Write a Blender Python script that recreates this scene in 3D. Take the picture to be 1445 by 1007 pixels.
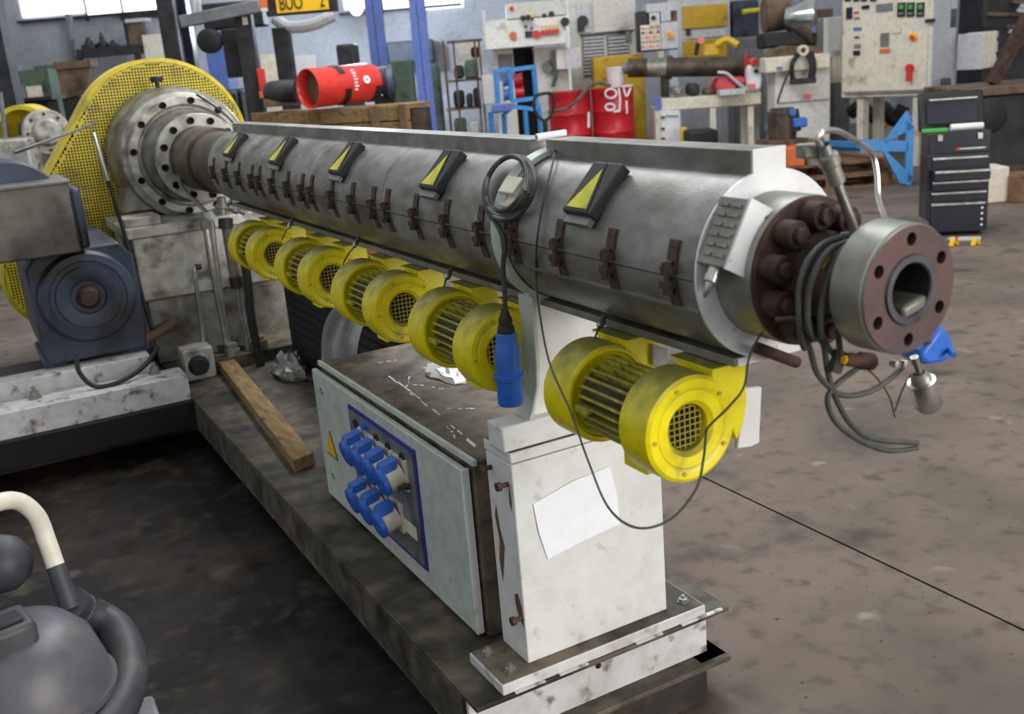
import bpy, bmesh, math, random
from mathutils import Vector, Matrix
random.seed(7)
for o in list(bpy.data.objects): bpy.data.objects.remove(o)
SC = bpy.context.scene
COL = SC.collection
PI = math.pi

# ------------------------------------------------------------------ camera
F, CX, CY, EYE = 1438.0, 722.5, 503.5, 1.65
def _cd(px, py): return Vector((px - CX, py - CY, F)).normalized()
_Y = _cd(-105, 150); _X = _cd(3500, -150); _X = (_X - _Y * _X.dot(_Y)).normalized(); _Z = _X.cross(_Y)
if _Z.y > 0: _Z = -_Z
RW = Matrix((_X, _Y, _Z))                      # camera (x right, y down, z forward) -> world
EYEP = Vector((0, 0, EYE))
cam_d = bpy.data.cameras.new('camera'); cam = bpy.data.objects.new('camera', cam_d); COL.objects.link(cam)
cx, cy, cz = RW @ Vector((1, 0, 0)), -(RW @ Vector((0, 1, 0))), -(RW @ Vector((0, 0, 1)))
cam.matrix_world = Matrix(((cx.x, cy.x, cz.x, 0), (cx.y, cy.y, cz.y, 0), (cx.z, cy.z, cz.z, EYE), (0, 0, 0, 1)))
cam_d.sensor_width = 36; cam_d.lens = F / 1445 * 36; cam_d.clip_end = 200; cam_d.clip_start = .05
cam_d.dof.use_dof = True; cam_d.dof.focus_distance = 2.7; cam_d.dof.aperture_fstop = 4.5
SC.camera = cam
FW = Vector((-cz.x, -cz.y, 0)).normalized(); RT = Vector((FW.y, -FW.x, 0))
def ray(px, py): return RW @ _cd(px, py)
def onx(px, py, x): r = ray(px, py); return EYEP + r * (x / r.x)
def ony(px, py, y): r = ray(px, py); return EYEP + r * (y / r.y)
def onz(px, py, z): r = ray(px, py); return EYEP + r * ((z - EYE) / r.z)
def far(px, py, D): r = ray(px, py); return EYEP + r * (D / r.dot(FW))   # D metres ahead of the camera

# ------------------------------------------------------------------ light
SC.view_settings.view_transform = 'Standard'; SC.view_settings.look = 'None'
SC.view_settings.exposure = 0.42; SC.view_settings.gamma = 1.0
try: SC.view_settings.use_curve_mapping = False
except Exception: pass
w = bpy.data.worlds.new('overcast daylight'); SC.world = w; w.use_nodes = True
bg = w.node_tree.nodes['Background']; bg.inputs[0].default_value = (.90, .94, 1.0, 1); bg.inputs[1].default_value = .46
def area(name, loc, target, sx, sy, power, col=(1, 1, 1)):
    l = bpy.data.lights.new(name, 'AREA'); l.shape = 'RECTANGLE'; l.size = sx; l.size_y = sy; l.energy = power; l.color = col
    o = bpy.data.objects.new(name, l); COL.objects.link(o); o.location = loc
    o.rotation_euler = (Vector(target) - Vector(loc)).to_track_quat('-Z', 'Y').to_euler()
    return o
area('roller_door_daylight', (4.2, -6.5, 2.6), (1.2, 2.5, .8), 5.0, 4.2, 480, (1, .97, .92))
area('roof_light_strip', (3.5, 6.5, 6.5), (3.5, 6.5, 0), 2.0, 9.0, 420, (.92, .96, 1))

# ------------------------------------------------------------------ mesh kit
class MB:
    def __init__(s): s.v = []; s.f = []
    def add(s, vs, fs):
        o = len(s.v); s.v += [tuple(v) for v in vs]; s.f += [[i + o for i in f] for f in fs]; return s
    def box(s, a, b):
        x0, y0, z0 = a; x1, y1, z1 = b
        return s.add([(x0,y0,z0),(x1,y0,z0),(x1,y1,z0),(x0,y1,z0),(x0,y0,z1),(x1,y0,z1),(x1,y1,z1),(x0,y1,z1)],
                     [(0,3,2,1),(4,5,6,7),(0,1,5,4),(1,2,6,5),(2,3,7,6),(3,0,4,7)])
    def fbox(s, o, ex, ey, ez):                 # box from a corner and three edge vectors
        o, ex, ey, ez = Vector(o), Vector(ex), Vector(ey), Vector(ez)
        P = [o, o+ex, o+ex+ey, o+ey]; P += [p + ez for p in P]
        return s.add(P, [(0,3,2,1),(4,5,6,7),(0,1,5,4),(1,2,6,5),(2,3,7,6),(3,0,4,7)])
    def bar(s, p0, p1, w, h, up=(0, 0, 1)):      # rectangular bar between two points
        p0, p1 = Vector(p0), Vector(p1); d = (p1 - p0).normalized(); u = Vector(up)
        if abs(d.dot(u)) > .98: u = Vector((1, 0, 0))
        a = d.cross(u).normalized(); b = a.cross(d)
        return s.fbox(p0 - a*w/2 - b*h/2, a*w, b*h, p1 - p0)
    def lathe(s, o, ax, prof, n=32, close=False):
        o = Vector(o); ax = Vector(ax).normalized()
        u = ax.orthogonal().normalized() if abs(ax.z) > .9 else ax.cross(Vector((0, 0, 1))).normalized(); w_ = ax.cross(u)
        vs = []; idx = []
        for t, r in prof:
            c = o + ax * t
            if r <= 1e-6: idx.append([len(vs)]); vs.append(c)
            else:
                idx.append(list(range(len(vs), len(vs) + n)))
                vs += [c + (u * math.cos(2*PI*k/n) + w_ * math.sin(2*PI*k/n)) * r for k in range(n)]
        fs = []
        seq = list(zip(idx[:-1], idx[1:]))
        if close: seq.append((idx[-1], idx[0]))
        for a, b in seq:
            if len(a) == 1 and len(b) == 1: continue
            for k in range(n):
                k2 = (k + 1) % n
                if len(a) == 1: fs.append((a[0], b[k2], b[k]))
                elif len(b) == 1: fs.append((a[k], a[k2], b[0]))
                else: fs.append((a[k], a[k2], b[k2], b[k]))
        return s.add(vs, fs)
    def cyl(s, p0, p1, r0, r1=None, n=20, caps=True):
        p0, p1 = Vector(p0), Vector(p1); L = (p1 - p0).length; r1 = r0 if r1 is None else r1
        pr = [(0, r0), (L, r1)]
        if caps: pr = [(0, 0)] + pr + [(L, 0)]
        return s.lathe(p0, p1 - p0, pr, n)
    def arc(s, o, a0, a1, y0, y1, r0, r1, n=20):   # thick arc shell about the Y axis, centre o=(x,z), angles in the XZ plane
        vs = []; fs = []
        for k in range(n + 1):
            a = a0 + (a1 - a0) * k / n; c, q = math.cos(a), math.sin(a)
            for r in (r0, r1):
                for y in (y0, y1): vs.append((o[0] + r*c, y, o[1] + r*q))
        for k in range(n):
            b = 4*k
            fs += [(b, b+1, b+5, b+4), (b+2, b+6, b+7, b+3), (b, b+4, b+6, b+2), (b+1, b+3, b+7, b+5)]
        b = 4*n; fs += [(0, 2, 3, 1), (b, b+1, b+3, b+2)]
        return s.add(vs, fs)
    def tube(s, pts, r, n=8, smooth=6):
        P = [Vector(p) for p in pts]
        if smooth and len(P) > 2:
            Q = []
            for i in range(len(P) - 1):
                p0 = P[i-1] if i else P[0] * 2 - P[1]; p1 = P[i]; p2 = P[i+1]; p3 = P[i+2] if i + 2 < len(P) else P[-1] * 2 - P[-2]
                for k in range(smooth):
                    t = k / smooth
                    Q.append(.5 * ((2*p1) + (p2 - p0)*t + (2*p0 - 5*p1 + 4*p2 - p3)*t*t + (3*p1 - p0 - 3*p2 + p3)*t*t*t))
            Q.append(P[-1]); P = Q
        vs = []; fs = []; u = None
        for i, p in enumerate(P):
            d = (P[min(i+1, len(P)-1)] - P[max(i-1, 0)]).normalized()
            if u is None: u = d.orthogonal().normalized()
            u = (u - d * u.dot(d)).normalized(); w_ = d.cross(u)
            rr = r[i] if isinstance(r, list) else r
            vs += [p + (u*math.cos(2*PI*k/n) + w_*math.sin(2*PI*k/n)) * rr for k in range(n)]
        for i in range(len(P) - 1):
            for k in range(n): fs.append((i*n+k, i*n+(k+1) % n, (i+1)*n+(k+1) % n, (i+1)*n+k))
        fs.append(tuple(reversed(range(n)))); fs.append(tuple(range((len(P)-1)*n, len(P)*n)))
        return s.add(vs, fs)
    def prism(s, poly, vec):
        P = [Vector(p) for p in poly]; v = Vector(vec); n = len(P)
        return s.add(P + [p + v for p in P], [tuple(reversed(range(n))), tuple(range(n, 2*n))] + [(k, (k+1) % n, n + (k+1) % n, n + k) for k in range(n)])
    def hole_ring(s, o, ax, r0, r1, rc, rh, cnt, depth, phase=0.0, m=14):
        # flat annulus r0..r1 facing along ax, with cnt blind holes of radius rh on the circle rc
        o = Vector(o); ax = Vector(ax).normalized(); u = ax.cross(Vector((0, 0, 1))).normalized(); w_ = ax.cross(u)
        half = PI / cnt
        def P(a, b, t=0): return o + u*a + w_*b + ax*t
        for h in range(cnt):
            th = phase + 2*half*h
            dirs = [2*PI*k/m for k in range(m)]
            for r in (r0, r1):
                for sg in (-1, 1):
                    a, b = r*math.cos(sg*half) - rc, r*math.sin(sg*half); dirs.append(math.atan2(b, a) % (2*PI))
                    for q in (.25, .5, .75):
                        a, b = r*math.cos(sg*half*q) - rc, r*math.sin(sg*half*q); dirs.append(math.atan2(b, a) % (2*PI))
            dirs = sorted(set(round(d, 6) for d in dirs)); k = len(dirs); vs = []
            for d in dirs:
                lo, hi = 0.0, r1 * 2
                for _ in range(34):
                    mid = (lo + hi) / 2; a, b = rc + mid*math.cos(d), mid*math.sin(d); rr = math.hypot(a, b)
                    if r0 <= rr <= r1 and abs(math.atan2(b, a)) <= half: lo = mid
                    else: hi = mid
                for q, t in ((lo, 0), (rh, 0), (rh, -depth)):
                    a, b = rc + q*math.cos(d), q*math.sin(d); c, sn = math.cos(th), math.sin(th)
                    vs.append(P(a*c - b*sn, a*sn + b*c, t))
            fs = []
            for i in range(k):
                j = (i + 1) % k
                fs += [(3*i, 3*j, 3*j+1, 3*i+1), (3*i+1, 3*j+1, 3*j+2, 3*i+2)]
            fs.append(tuple(3*i+2 for i in range(k)))
            s.add(vs, fs)
        return s

ORG = {}                                          # object -> matrix of the thing it belongs to
def link(o): COL.objects.link(o); return o
def props(o, label=None, cat=None, group=None, kind=None):
    for k, v in (('label', label), ('category', cat), ('group', group), ('kind', kind)):
        if v: o[k] = v
    return o
def thing(name, label, cat, loc=(0, 0, 0), rz=0.0, group=None):
    o = link(bpy.data.objects.new(name, None)); o.location = loc; o.rotation_euler = (0, 0, rz); o.empty_display_size = .1
    ORG[o] = Matrix.Translation(Vector(loc)) @ Matrix.Rotation(rz, 4, 'Z')
    return props(o, label, cat, group)
def build(name, mb, mat, parent=None, local=False, bevel=0, sharp=.6, flat=False, recalc=True):
    if parent is not None: M = ORG[parent]; org = None
    else:
        xs = [min(v[i] for v in mb.v) for i in range(3)]; xe = [max(v[i] for v in mb.v) for i in range(3)]
        org = Vector(((xs[0]+xe[0])/2, (xs[1]+xe[1])/2, xs[2])); M = Matrix.Translation(org)
    vs = [Vector(v) for v in mb.v]
    if not local or parent is None:
        I = M.inverted(); vs = [I @ v for v in vs]
    me = bpy.data.meshes.new(name); me.from_pydata(vs, [], mb.f); me.validate(); me.update()
    if recalc:
        bm = bmesh.new(); bm.from_mesh(me); bmesh.ops.recalc_face_normals(bm, faces=bm.faces); bm.to_mesh(me); bm.free()
    if not flat:
        me.polygons.foreach_set('use_smooth', [True] * len(me.polygons)); me.set_sharp_from_angle(angle=sharp)
    me.materials.append(mat)
    o = link(bpy.data.objects.new(name, me))
    if parent is not None: o.parent = parent; ORG[o] = M
    else: o.location = org; ORG[o] = M
    if bevel:
        b = o.modifiers.new('bevel', 'BEVEL'); b.width = bevel; b.segments = 2; b.limit_method = 'ANGLE'; b.angle_limit = .7
    return o
def one(name, mb, mat, label, cat, group=None, **k): return props(build(name, mb, mat, **k), label, cat, group)
def struct(name, mb, mat, **k): return props(build(name, mb, mat, **k), kind='structure')
def dup(o, parent=None, off=None):                 # copy of a thing with its parts and sub-parts
    c = link(o.copy()); c.parent = parent; ORG[c] = ORG.get(parent if parent else o, Matrix())
    if parent is None and off is not None: c.location = Vector(o.location) + Vector(off); ORG[c] = Matrix.Translation(Vector(off)) @ ORG[o]
    for ch in list(o.children): dup(ch, c)
    return c
def inst(name, o, parent, delta=None, M=None):     # another piece sharing the mesh of o
    c = link(bpy.data.objects.new(name, o.data)); c.parent = parent
    if M is not None: c.matrix_local = M
    if delta is not None: c.location = delta
    for md in o.modifiers:
        b = c.modifiers.new('bevel', 'BEVEL'); b.width = md.width; b.segments = 2; b.limit_method = 'ANGLE'; b.angle_limit = .7
    ORG[c] = ORG[parent]
    return c

# ------------------------------------------------------------------ materials
def rgb(r, g, b): return tuple(((c/255)/12.92 if c/255 <= .04045 else ((c/255+.055)/1.055)**2.4) for c in (r, g, b))
def mat(name, c1, c2=None, scale=6, rough=.5, metal=0, dirt=None, dscale=3, damt=.5, bump=0, bscale=60, emit=0, stretch=(1, 1, 1), spec=.5, alpha=None, topdust=None, grain=.16, gscale=22):
    m = bpy.data.materials.new(name); m.use_nodes = True; N = m.node_tree.nodes; Lk = m.node_tree.links
    p = N['Principled BSDF']; p.inputs['Roughness'].default_value = rough; p.inputs['Metallic'].default_value = metal
    p.inputs['Specular IOR Level'].default_value = spec
    tc = N.new('ShaderNodeTexCoord'); mp = N.new('ShaderNodeMapping'); mp.inputs['Scale'].default_value = stretch
    Lk.new(tc.outputs['Object'], mp.inputs[0])
    def noise(sc, det=5):
        n = N.new('ShaderNodeTexNoise'); n.inputs['Scale'].default_value = sc; n.inputs['Detail'].default_value = det
        Lk.new(mp.outputs[0], n.inputs['Vector']); return n
    def ramp(src, a, b):
        r = N.new('ShaderNodeMapRange'); r.inputs[1].default_value = a; r.inputs[2].default_value = b; Lk.new(src, r.inputs[0]); return r.outputs[0]
    def mix(fac, a, b):
        x = N.new('ShaderNodeMix'); x.data_type = 'RGBA'; Lk.new(fac, x.inputs[0])
        for v, i in ((a, 6), (b, 7)):
            if isinstance(v, tuple): x.inputs[i].default_value = (*v, 1)
            else: Lk.new(v, x.inputs[i])
        return x.outputs[2]
    col = c1
    if c2: col = mix(ramp(noise(scale).outputs[0], .35, .65), c1, c2)
    if dirt:
        f = ramp(noise(dscale, 9).outputs[0], .68 - .3*damt, .78 - .18*damt); col = mix(f, col, dirt)
    if c2 and grain:                                # fine worn mottling of the paint or metal
        x = N.new('ShaderNodeMix'); x.data_type = 'RGBA'; x.blend_type = 'MULTIPLY'; Lk.new(ramp(noise(gscale, 10).outputs[0], .42, .68), x.inputs[0])
        if isinstance(col, tuple): x.inputs[6].default_value = (*col, 1)
        else: Lk.new(col, x.inputs[6])
        g_ = 1 - grain; x.inputs[7].default_value = (g_, g_*.98, g_*.95, 1); col = x.outputs[2]
    if topdust:
        g = N.new('ShaderNodeNewGeometry'); sp = N.new('ShaderNodeSeparateXYZ'); Lk.new(g.outputs['Normal'], sp.inputs[0])
        ad = N.new('ShaderNodeMath'); ad.operation = 'MULTIPLY_ADD'; ad.inputs[1].default_value = .9; ad.inputs[2].default_value = -.55
        Lk.new(noise(dscale*2.2, 7).outputs[0], ad.inputs[0])
        a2 = N.new('ShaderNodeMath'); a2.operation = 'ADD'; Lk.new(ad.outputs[0], a2.inputs[0]); Lk.new(sp.outputs[2], a2.inputs[1])
        col = mix(ramp(a2.outputs[0], .05, .85), col, topdust)
    if isinstance(col, tuple): p.inputs['Base Color'].default_value = (*col, 1)
    else: Lk.new(col, p.inputs['Base Color'])
    if bump:
        b = N.new('ShaderNodeBump'); b.inputs['Strength'].default_value = bump; b.inputs['Distance'].default_value = .004
        Lk.new(noise(bscale).outputs[0], b.inputs['Height']); Lk.new(b.outputs[0], p.inputs['Normal'])
    if emit:
        p.inputs['Emission Color'].default_value = (*c1, 1); p.inputs['Emission Strength'].default_value = emit
    return m
K = dict(
 steel=mat('galvanised sheet steel', rgb(160,160,152), rgb(130,128,120), 9, .42, .38, rgb(108,100,86), 7, .6, .14, 220, stretch=(1, .6, 1), grain=.30, gscale=26),
 steel2=mat('worn grey steel', rgb(158,158,148), rgb(126,124,114), 9, .42, .5, rgb(84,76,64), 7, .4, .1),
 bright=mat('bright bare steel', rgb(215,215,210), rgb(180,180,175), 20, .28, .9),
 rust=mat('rusted steel', rgb(92,66,54), rgb(60,46,40), 14, .75, .25, rgb(46,40,38), 20, .5, .35, 90),
 rustred=mat('rust red flange face', rgb(104,76,70), rgb(82,66,64), 12, .6, .3, rgb(140,92,64), 9, .22, .2, 80),
 bore=mat('blue grey machined ring', rgb(98,98,104), rgb(80,80,86), 12, .45, .7, rgb(60,50,44), 18, .35),
 brown=mat('heat browned barrel steel', rgb(104,92,78), rgb(76,66,56), 7, .5, .5, rgb(56,46,38), 5, .5),
 clamp=mat('brown clamp strap', rgb(92,74,62), rgb(70,58,50), 30, .7, .2, rgb(50,42,36), 40, .5),
 white=mat('white machine paint', rgb(226,226,222), rgb(214,216,212), 3, .45, 0, rgb(196,192,182), 26, .2, .05, 150, grain=.08),
 whitegreen=mat('pale grey green paint', rgb(198,206,196), rgb(186,196,186), 3, .45, 0, rgb(166,168,152), 24, .2, .05, 150),
 plain=mat('clean white plate', rgb(232,232,232), rgb(222,222,224), 4, .4, .1, rgb(150,140,130), 50, .06, grain=.05),
 yellow=mat('yellow blower paint', rgb(248,232,4), rgb(238,220,4), 5, .38, 0, rgb(176,168,30), 12, .12, .03, 90, topdust=rgb(124,122,52)),
 yellowfin=mat('dusty yellow fins', rgb(214,206,30), rgb(150,150,40), 30, .6, 0, rgb(90,88,40), 40, .5, topdust=rgb(110,108,50)),
 guard=mat('yellow guard paint', rgb(226,204,40), rgb(206,184,40), 4, .45, 0, rgb(150,132,60), 5, .4),
 black=mat('black rubber', rgb(34,34,34), rgb(26,26,26), 20, .6),
 boxgrey=mat('stained grey sheet metal', rgb(120,117,108), rgb(96,92,84), 5, .5, .2, rgb(62,56,50), 4, .55, .08),
 stain=mat('rust stain', rgb(120,84,52), rgb(92,66,44), 30, .8),
 hole=mat('dark interior', rgb(20,19,18), None, rough=.9),
 cable=mat('grey black cable sheath', rgb(74,76,70), rgb(58,60,56), 30, .6),
 blue=mat('blue plug plastic', rgb(48,112,210), rgb(40,98,194), 8, .4, 0, rgb(70,90,120), 14, .25),
 navy=mat('navy blue border', rgb(48,46,140), None, rough=.4),
 deck=mat('oily steel deck', rgb(106,99,82), rgb(70,65,54), 9, .6, .1, rgb(40,37,32), 6, .65, .15, 120, grain=.45, gscale=20),
 dusty=mat('brown dusty top', rgb(122,110,92), rgb(98,90,76), 5, .7, 0, rgb(62,58,48), 6, .65, .1, 150, grain=.4, gscale=24),
 basewhite=mat('scraped white base paint', rgb(218,216,216), rgb(200,196,194), 5, .5, 0, rgb(110,102,92), 20, .42, .1, 80),
 motor=mat('dark blue grey motor paint', rgb(62,72,92), rgb(48,56,72), 5, .5, 0, rgb(36,34,32), 4, .6, .1),
 casting=mat('grey white gearbox paint', rgb(200,198,188), rgb(176,174,162), 5, .42, .1, rgb(112,104,90), 9, .6, .12, 40, grain=.34, gscale=16),
 castdark=mat('dull grey gearbox casting', rgb(142,140,130), rgb(122,120,110), 4, .42, .3, rgb(84,78,66), 7, .6, .12, 40, grain=.34, gscale=16),
 wood=mat('weathered timber', rgb(152,124,80), rgb(122,98,60), 9, .8, 0, rgb(80,62,42), 6, .4, .3, 60, stretch=(6, 1, 6)),
 darkwood=mat('oil soaked timber', rgb(88,70,56), rgb(58,48,40), 9, .8, 0, rgb(34,30,26), 5, .6, .3, 60),
 palletwood=mat('brown pallet timber', rgb(140,104,74), rgb(108,80,58), 9, .85, 0, rgb(60,46,36), 6, .5, .2, 60),
 paper=mat('white paper', rgb(246,248,252), rgb(238,242,248), 3, .7, grain=.02),
 glass_grey=mat('dull mesh wire', rgb(150,140,40), None, rough=.5, metal=.4),
 red=mat('red drum paint', rgb(206,38,44), rgb(188,30,38), 3, .35, 0, rgb(120,40,40), 7, .25),
 redbright=mat('signal red gloss', rgb(228,62,52), rgb(216,50,44), 3, .25),
 cream=mat('cream machine paint', rgb(232,224,204), rgb(222,214,194), 3, .5, 0, rgb(170,156,130), 4, .3),
 offwhite=mat('off white cabinet paint', rgb(224,222,214), rgb(214,212,204), 2, .5, 0, rgb(170,164,150), 3, .25),
 cabgrey=mat('light grey cabinet side', rgb(206,208,212), rgb(196,198,202), 2, .5),
 bluepaint=mat('light blue paint', rgb(72,152,220), rgb(60,138,206), 3, .45),
 pillar=mat('blue column paint', rgb(98,122,190), rgb(86,108,176), 2, .5),
 ochre=mat('ochre yellow paint', rgb(216,176,30), rgb(200,160,26), 3, .5, 0, rgb(140,112,40), 5, .3),
 toolblack=mat('black tool chest enamel', rgb(34,38,50), rgb(28,32,42), 5, .3),
 dark=mat('dark grey metal', rgb(56,56,58), rgb(42,42,44), 6, .55, .2, rgb(30,28,26), 5, .5),
 greenish=mat('grey green machine paint', rgb(92,112,92), rgb(78,96,80), 4, .6, 0, rgb(60,62,54), 5, .5),
 rustbrown=mat('brown rusty plate', rgb(124,102,80), rgb(98,78,62), 5, .7, .1, rgb(70,56,46), 5, .5),
 orange=mat('orange paint', rgb(222,110,50), None, rough=.5),
 chrome=mat('polished steel hopper', rgb(200,204,200), rgb(170,176,170), 4, .18, .95),
 vac=mat('dusty grey plastic', rgb(96,96,102), rgb(76,76,84), 5, .45, 0, rgb(108,100,92), 8, .5, .05, 60, grain=.25, gscale=14),
 vachose=mat('dark grey hose', rgb(66,68,74), rgb(54,56,62), 8, .55, 0, rgb(90,84,76), 5, .4),
 creamtube=mat('cream plastic tube', rgb(234,230,214), rgb(220,212,192), 10, .45, 0, rgb(140,122,96), 12, .35),
 plastic=mat('clear plastic film', rgb(176,178,172), rgb(120,122,118), 12, .15, 0, rgb(90,90,84), 10, .4, .5, 30),
 safety=mat('safety yellow sign', rgb(222,216,40), rgb(196,192,40), 20, .4, 0, rgb(120,120,50), 30, .3),
 amber=mat('amber warning sign', rgb(240,190,20), None, rough=.4),
 green=mat('green plastic', rgb(70,170,70), None, rough=.4),
 grey=mat('mid grey plastic', rgb(128,130,132), rgb(110,112,114), 5, .5),
 panel=mat('grey socket panel', rgb(134,136,136), rgb(116,118,118), 6, .45, .3, rgb(84,80,74), 8, .45),
 wall=mat('grey block wall paint', rgb(176,180,188), rgb(158,162,170), 1.2, .85, 0, rgb(110,108,106), .8, .4),
 window=mat('bright window glazing', (.88, .94, 1.0), None, rough=.3, emit=2.0),
 lamp=mat('lit lamp lens', (.9, .95, 1.0), None, rough=.3, emit=14),
 mortar=mat('dark joint filler', rgb(50,46,42), None, rough=.95),  # even dark colour showing in the joints between floor slabs
)
# ------------------------------------------------------------------ floor
def floor_material():
    m = bpy.data.materials.new('concrete floor'); m.use_nodes = True; N = m.node_tree.nodes; Lk = m.node_tree.links; p = N['Principled BSDF']
    g = N.new('ShaderNodeNewGeometry'); sx = N.new('ShaderNodeSeparateXYZ'); Lk.new(g.outputs['Position'], sx.inputs[0])
    def noise(sc, det, vec=None):
        n = N.new('ShaderNodeTexNoise'); n.inputs['Scale'].default_value = sc; n.inputs['Detail'].default_value = det; Lk.new(vec or g.outputs['Position'], n.inputs['Vector']); return n.outputs[0]
    def rng(s, a, b, c=0, d=1):
        r = N.new('ShaderNodeMapRange'); r.interpolation_type = 'SMOOTHSTEP'
        for i, v in enumerate((a, b, c, d)): r.inputs[i+1].default_value = v
        Lk.new(s, r.inputs[0]); return r.outputs[0]
    def mix(f, a, b):
        x = N.new('ShaderNodeMix'); x.data_type = 'RGBA'; Lk.new(f, x.inputs[0])
        for v, i in ((a, 6), (b, 7)):
            if isinstance(v, tuple): x.inputs[i].default_value = (*v, 1)
            else: Lk.new(v, x.inputs[i])
        return x.outputs[2]
    def math_(op, a, b):
        x = N.new('ShaderNodeMath'); x.operation = op
        for v, i in ((a, 0), (b, 1)):
            if isinstance(v, (int, float)): x.inputs[i].default_value = v
            else: Lk.new(v, x.inputs[i])
        return x.outputs[0]
    con = mix(rng(noise(1.1, 6), .38, .66), rgb(116,103,91), rgb(94,84,74))
    con = mix(rng(noise(2.3, 9), .56, .74), con, rgb(68,61,54))
    con = mix(rng(noise(5.5, 8), .66, .76), con, rgb(140,132,120))
    con = mix(rng(noise(30, 3), .68, .74), con, rgb(60,54,48))
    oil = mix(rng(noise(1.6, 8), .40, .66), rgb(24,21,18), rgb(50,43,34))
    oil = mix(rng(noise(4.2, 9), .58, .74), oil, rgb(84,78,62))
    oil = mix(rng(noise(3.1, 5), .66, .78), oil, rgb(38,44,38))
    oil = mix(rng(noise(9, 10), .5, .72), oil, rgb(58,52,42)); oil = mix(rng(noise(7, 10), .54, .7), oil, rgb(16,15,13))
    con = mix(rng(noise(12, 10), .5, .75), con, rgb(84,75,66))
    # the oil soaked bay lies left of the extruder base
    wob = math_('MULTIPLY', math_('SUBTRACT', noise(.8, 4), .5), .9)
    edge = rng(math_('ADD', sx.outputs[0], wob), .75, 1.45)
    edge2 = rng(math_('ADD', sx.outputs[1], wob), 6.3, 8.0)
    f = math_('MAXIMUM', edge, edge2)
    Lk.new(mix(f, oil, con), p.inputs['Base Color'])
    Lk.new(rng(noise(3.0, 5), .3, .7, .5, .75), p.inputs['Roughness']); p.inputs['Specular IOR Level'].default_value = .25
    b = N.new('ShaderNodeBump'); b.inputs['Strength'].default_value = .18; b.inputs['Distance'].default_value = .006
    Lk.new(noise(14, 8), b.inputs['Height']); Lk.new(b.outputs[0], p.inputs['Normal'])
    return m
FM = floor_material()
floor = struct('floor', MB().box((-30, -14, -.2), (40, 32, -.02)), K['mortar'], flat=True)
JX = [-30, -2.2, 2.378, 6.9, 11.4, 16, 40]
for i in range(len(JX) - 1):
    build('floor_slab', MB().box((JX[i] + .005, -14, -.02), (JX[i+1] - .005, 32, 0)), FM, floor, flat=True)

# ------------------------------------------------------------------ steel base of the extruder
AXX, AXZ = 1.167, 1.288
b = thing('extruder_bed', 'long oily steel base frame under the extruder with scraped white end', 'machine base', (1.17, 3.2, 0))
build('deck_plate', MB().box((.80, 1.817, .243), (1.535, 6.6, .255)), K['deck'], b, bevel=.002)
build('side_beam', MB().box((.80, 1.90, .112), (.812, 6.6, .243)).box((.80, 1.825, .10), (.90, 6.6, .112)), K['deck'], b, bevel=.002)
build('side_beam', MB().box((1.488, 1.90, .112), (1.50, 6.6, .243)).box((1.45, 1.83, .10), (1.535, 6.6, .112)), K['deck'], b, bevel=.002)
build('end_beam', MB().box((.803, 1.868, .112), (1.499, 1.88, .243)), K['basewhite'], b)
build('flange', MB().box((.80, 1.815, .098), (1.535, 1.95, .112)), K['deck'], b, bevel=.002)
build('cross_beam', MB().box((-.7, 4.68, .12), (.80, 5.9, .245)), K['hole'], b, bevel=.003)  # near-black colour stands in for the shade on this beam
s_ = build('weld_strip', MB().box((1.02, 1.812, .2555), (1.10, 1.822, .259)), K['basewhite'], b)
inst('weld_strip', s_, b, (.22, .0, 0)); inst('weld_strip', s_, b, (.36, .0, 0)); inst('weld_strip', s_, b, (.41, .0, 0)); inst('weld_strip', s_, b, (-.12, 0, 0))
sl = build('slot', MB().cyl((1.16, 1.866, .20), (1.16, 1.869, .20), .008, n=14), K['hole'], b)
for i, (x0, x1, y0, y1) in enumerate(((.86, 1.462, 1.822, 2.02), (.86, 1.462, 3.6, 3.8), (-.6, 1.462, 5.0, 5.2))):
    one('timber_sleeper', MB().box((x0, y0, 0), (x1, y1, .098)), K['darkwood'], ('dark oily timber sleeper under the scraped white end of the machine base', 'dark timber sleeper across the floor under the middle of the machine base', 'long dark timber sleeper under the motor side of the machine base')[i], 'timber', bevel=.004)

# ------------------------------------------------------------------ support column under the barrel
c = thing('support_column', 'white box column with a sheet of paper, carrying the near barrel end', 'column', (1.167, 1.93, .255))
build('foot_plate', MB().box((.872, 1.822, .255), (1.462, 1.99, .283)), K['basewhite'], c, bevel=.003); build('grime', MB().box((.876, 1.826, .283), (1.458, 1.986, .2842)), K['dusty'], c)
build('column_body', MB().box((.964, 1.862, .284), (1.371, 1.986, .787)), K['white'], c, bevel=.003)
build('column_cap', MB().box((.962, 1.860, .790), (1.373, 1.988, .815)), K['white'], c, bevel=.003)
build('dust_layer', MB().box((.966, 1.865, .815), (1.369, 1.984, .8165)), K['dusty'], c)
bolt = MB().lathe((0, 0, 0), (0, 0, 1), [(0, .016), (.004, .016), (.004, .0125), (.012, .0125), (.014, .006), (.02, .006), (.02, 0)], 6)
b0 = None
for (x, y) in ((.905, 1.955), (.915, 1.86), (1.40, 1.955), (1.425, 1.865)):
    if b0 is None: b0 = build('bolt', bolt, K['steel2'], c, local=True, flat=True); b0.location = Vector((x, y, .284)) - c.location
    else: inst('bolt', b0, c, Vector((x, y, .284)) - c.location)
b1 = build('side_bolt', MB().lathe((0, 0, 0), (-1, 0, 0), [(0, .006), (.02, .006), (.02, .011), (.03, .011), (.03, 0)], 8), K['rust'], c, local=True, flat=True)
b1.location = Vector((.964, 1.885, .735)) - c.location
inst('side_bolt', b1, c, Vector((.964, 1.962, .752)) - c.location); inst('side_bolt', b1, c, Vector((.964, 1.872, .402)) - c.location)
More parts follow.
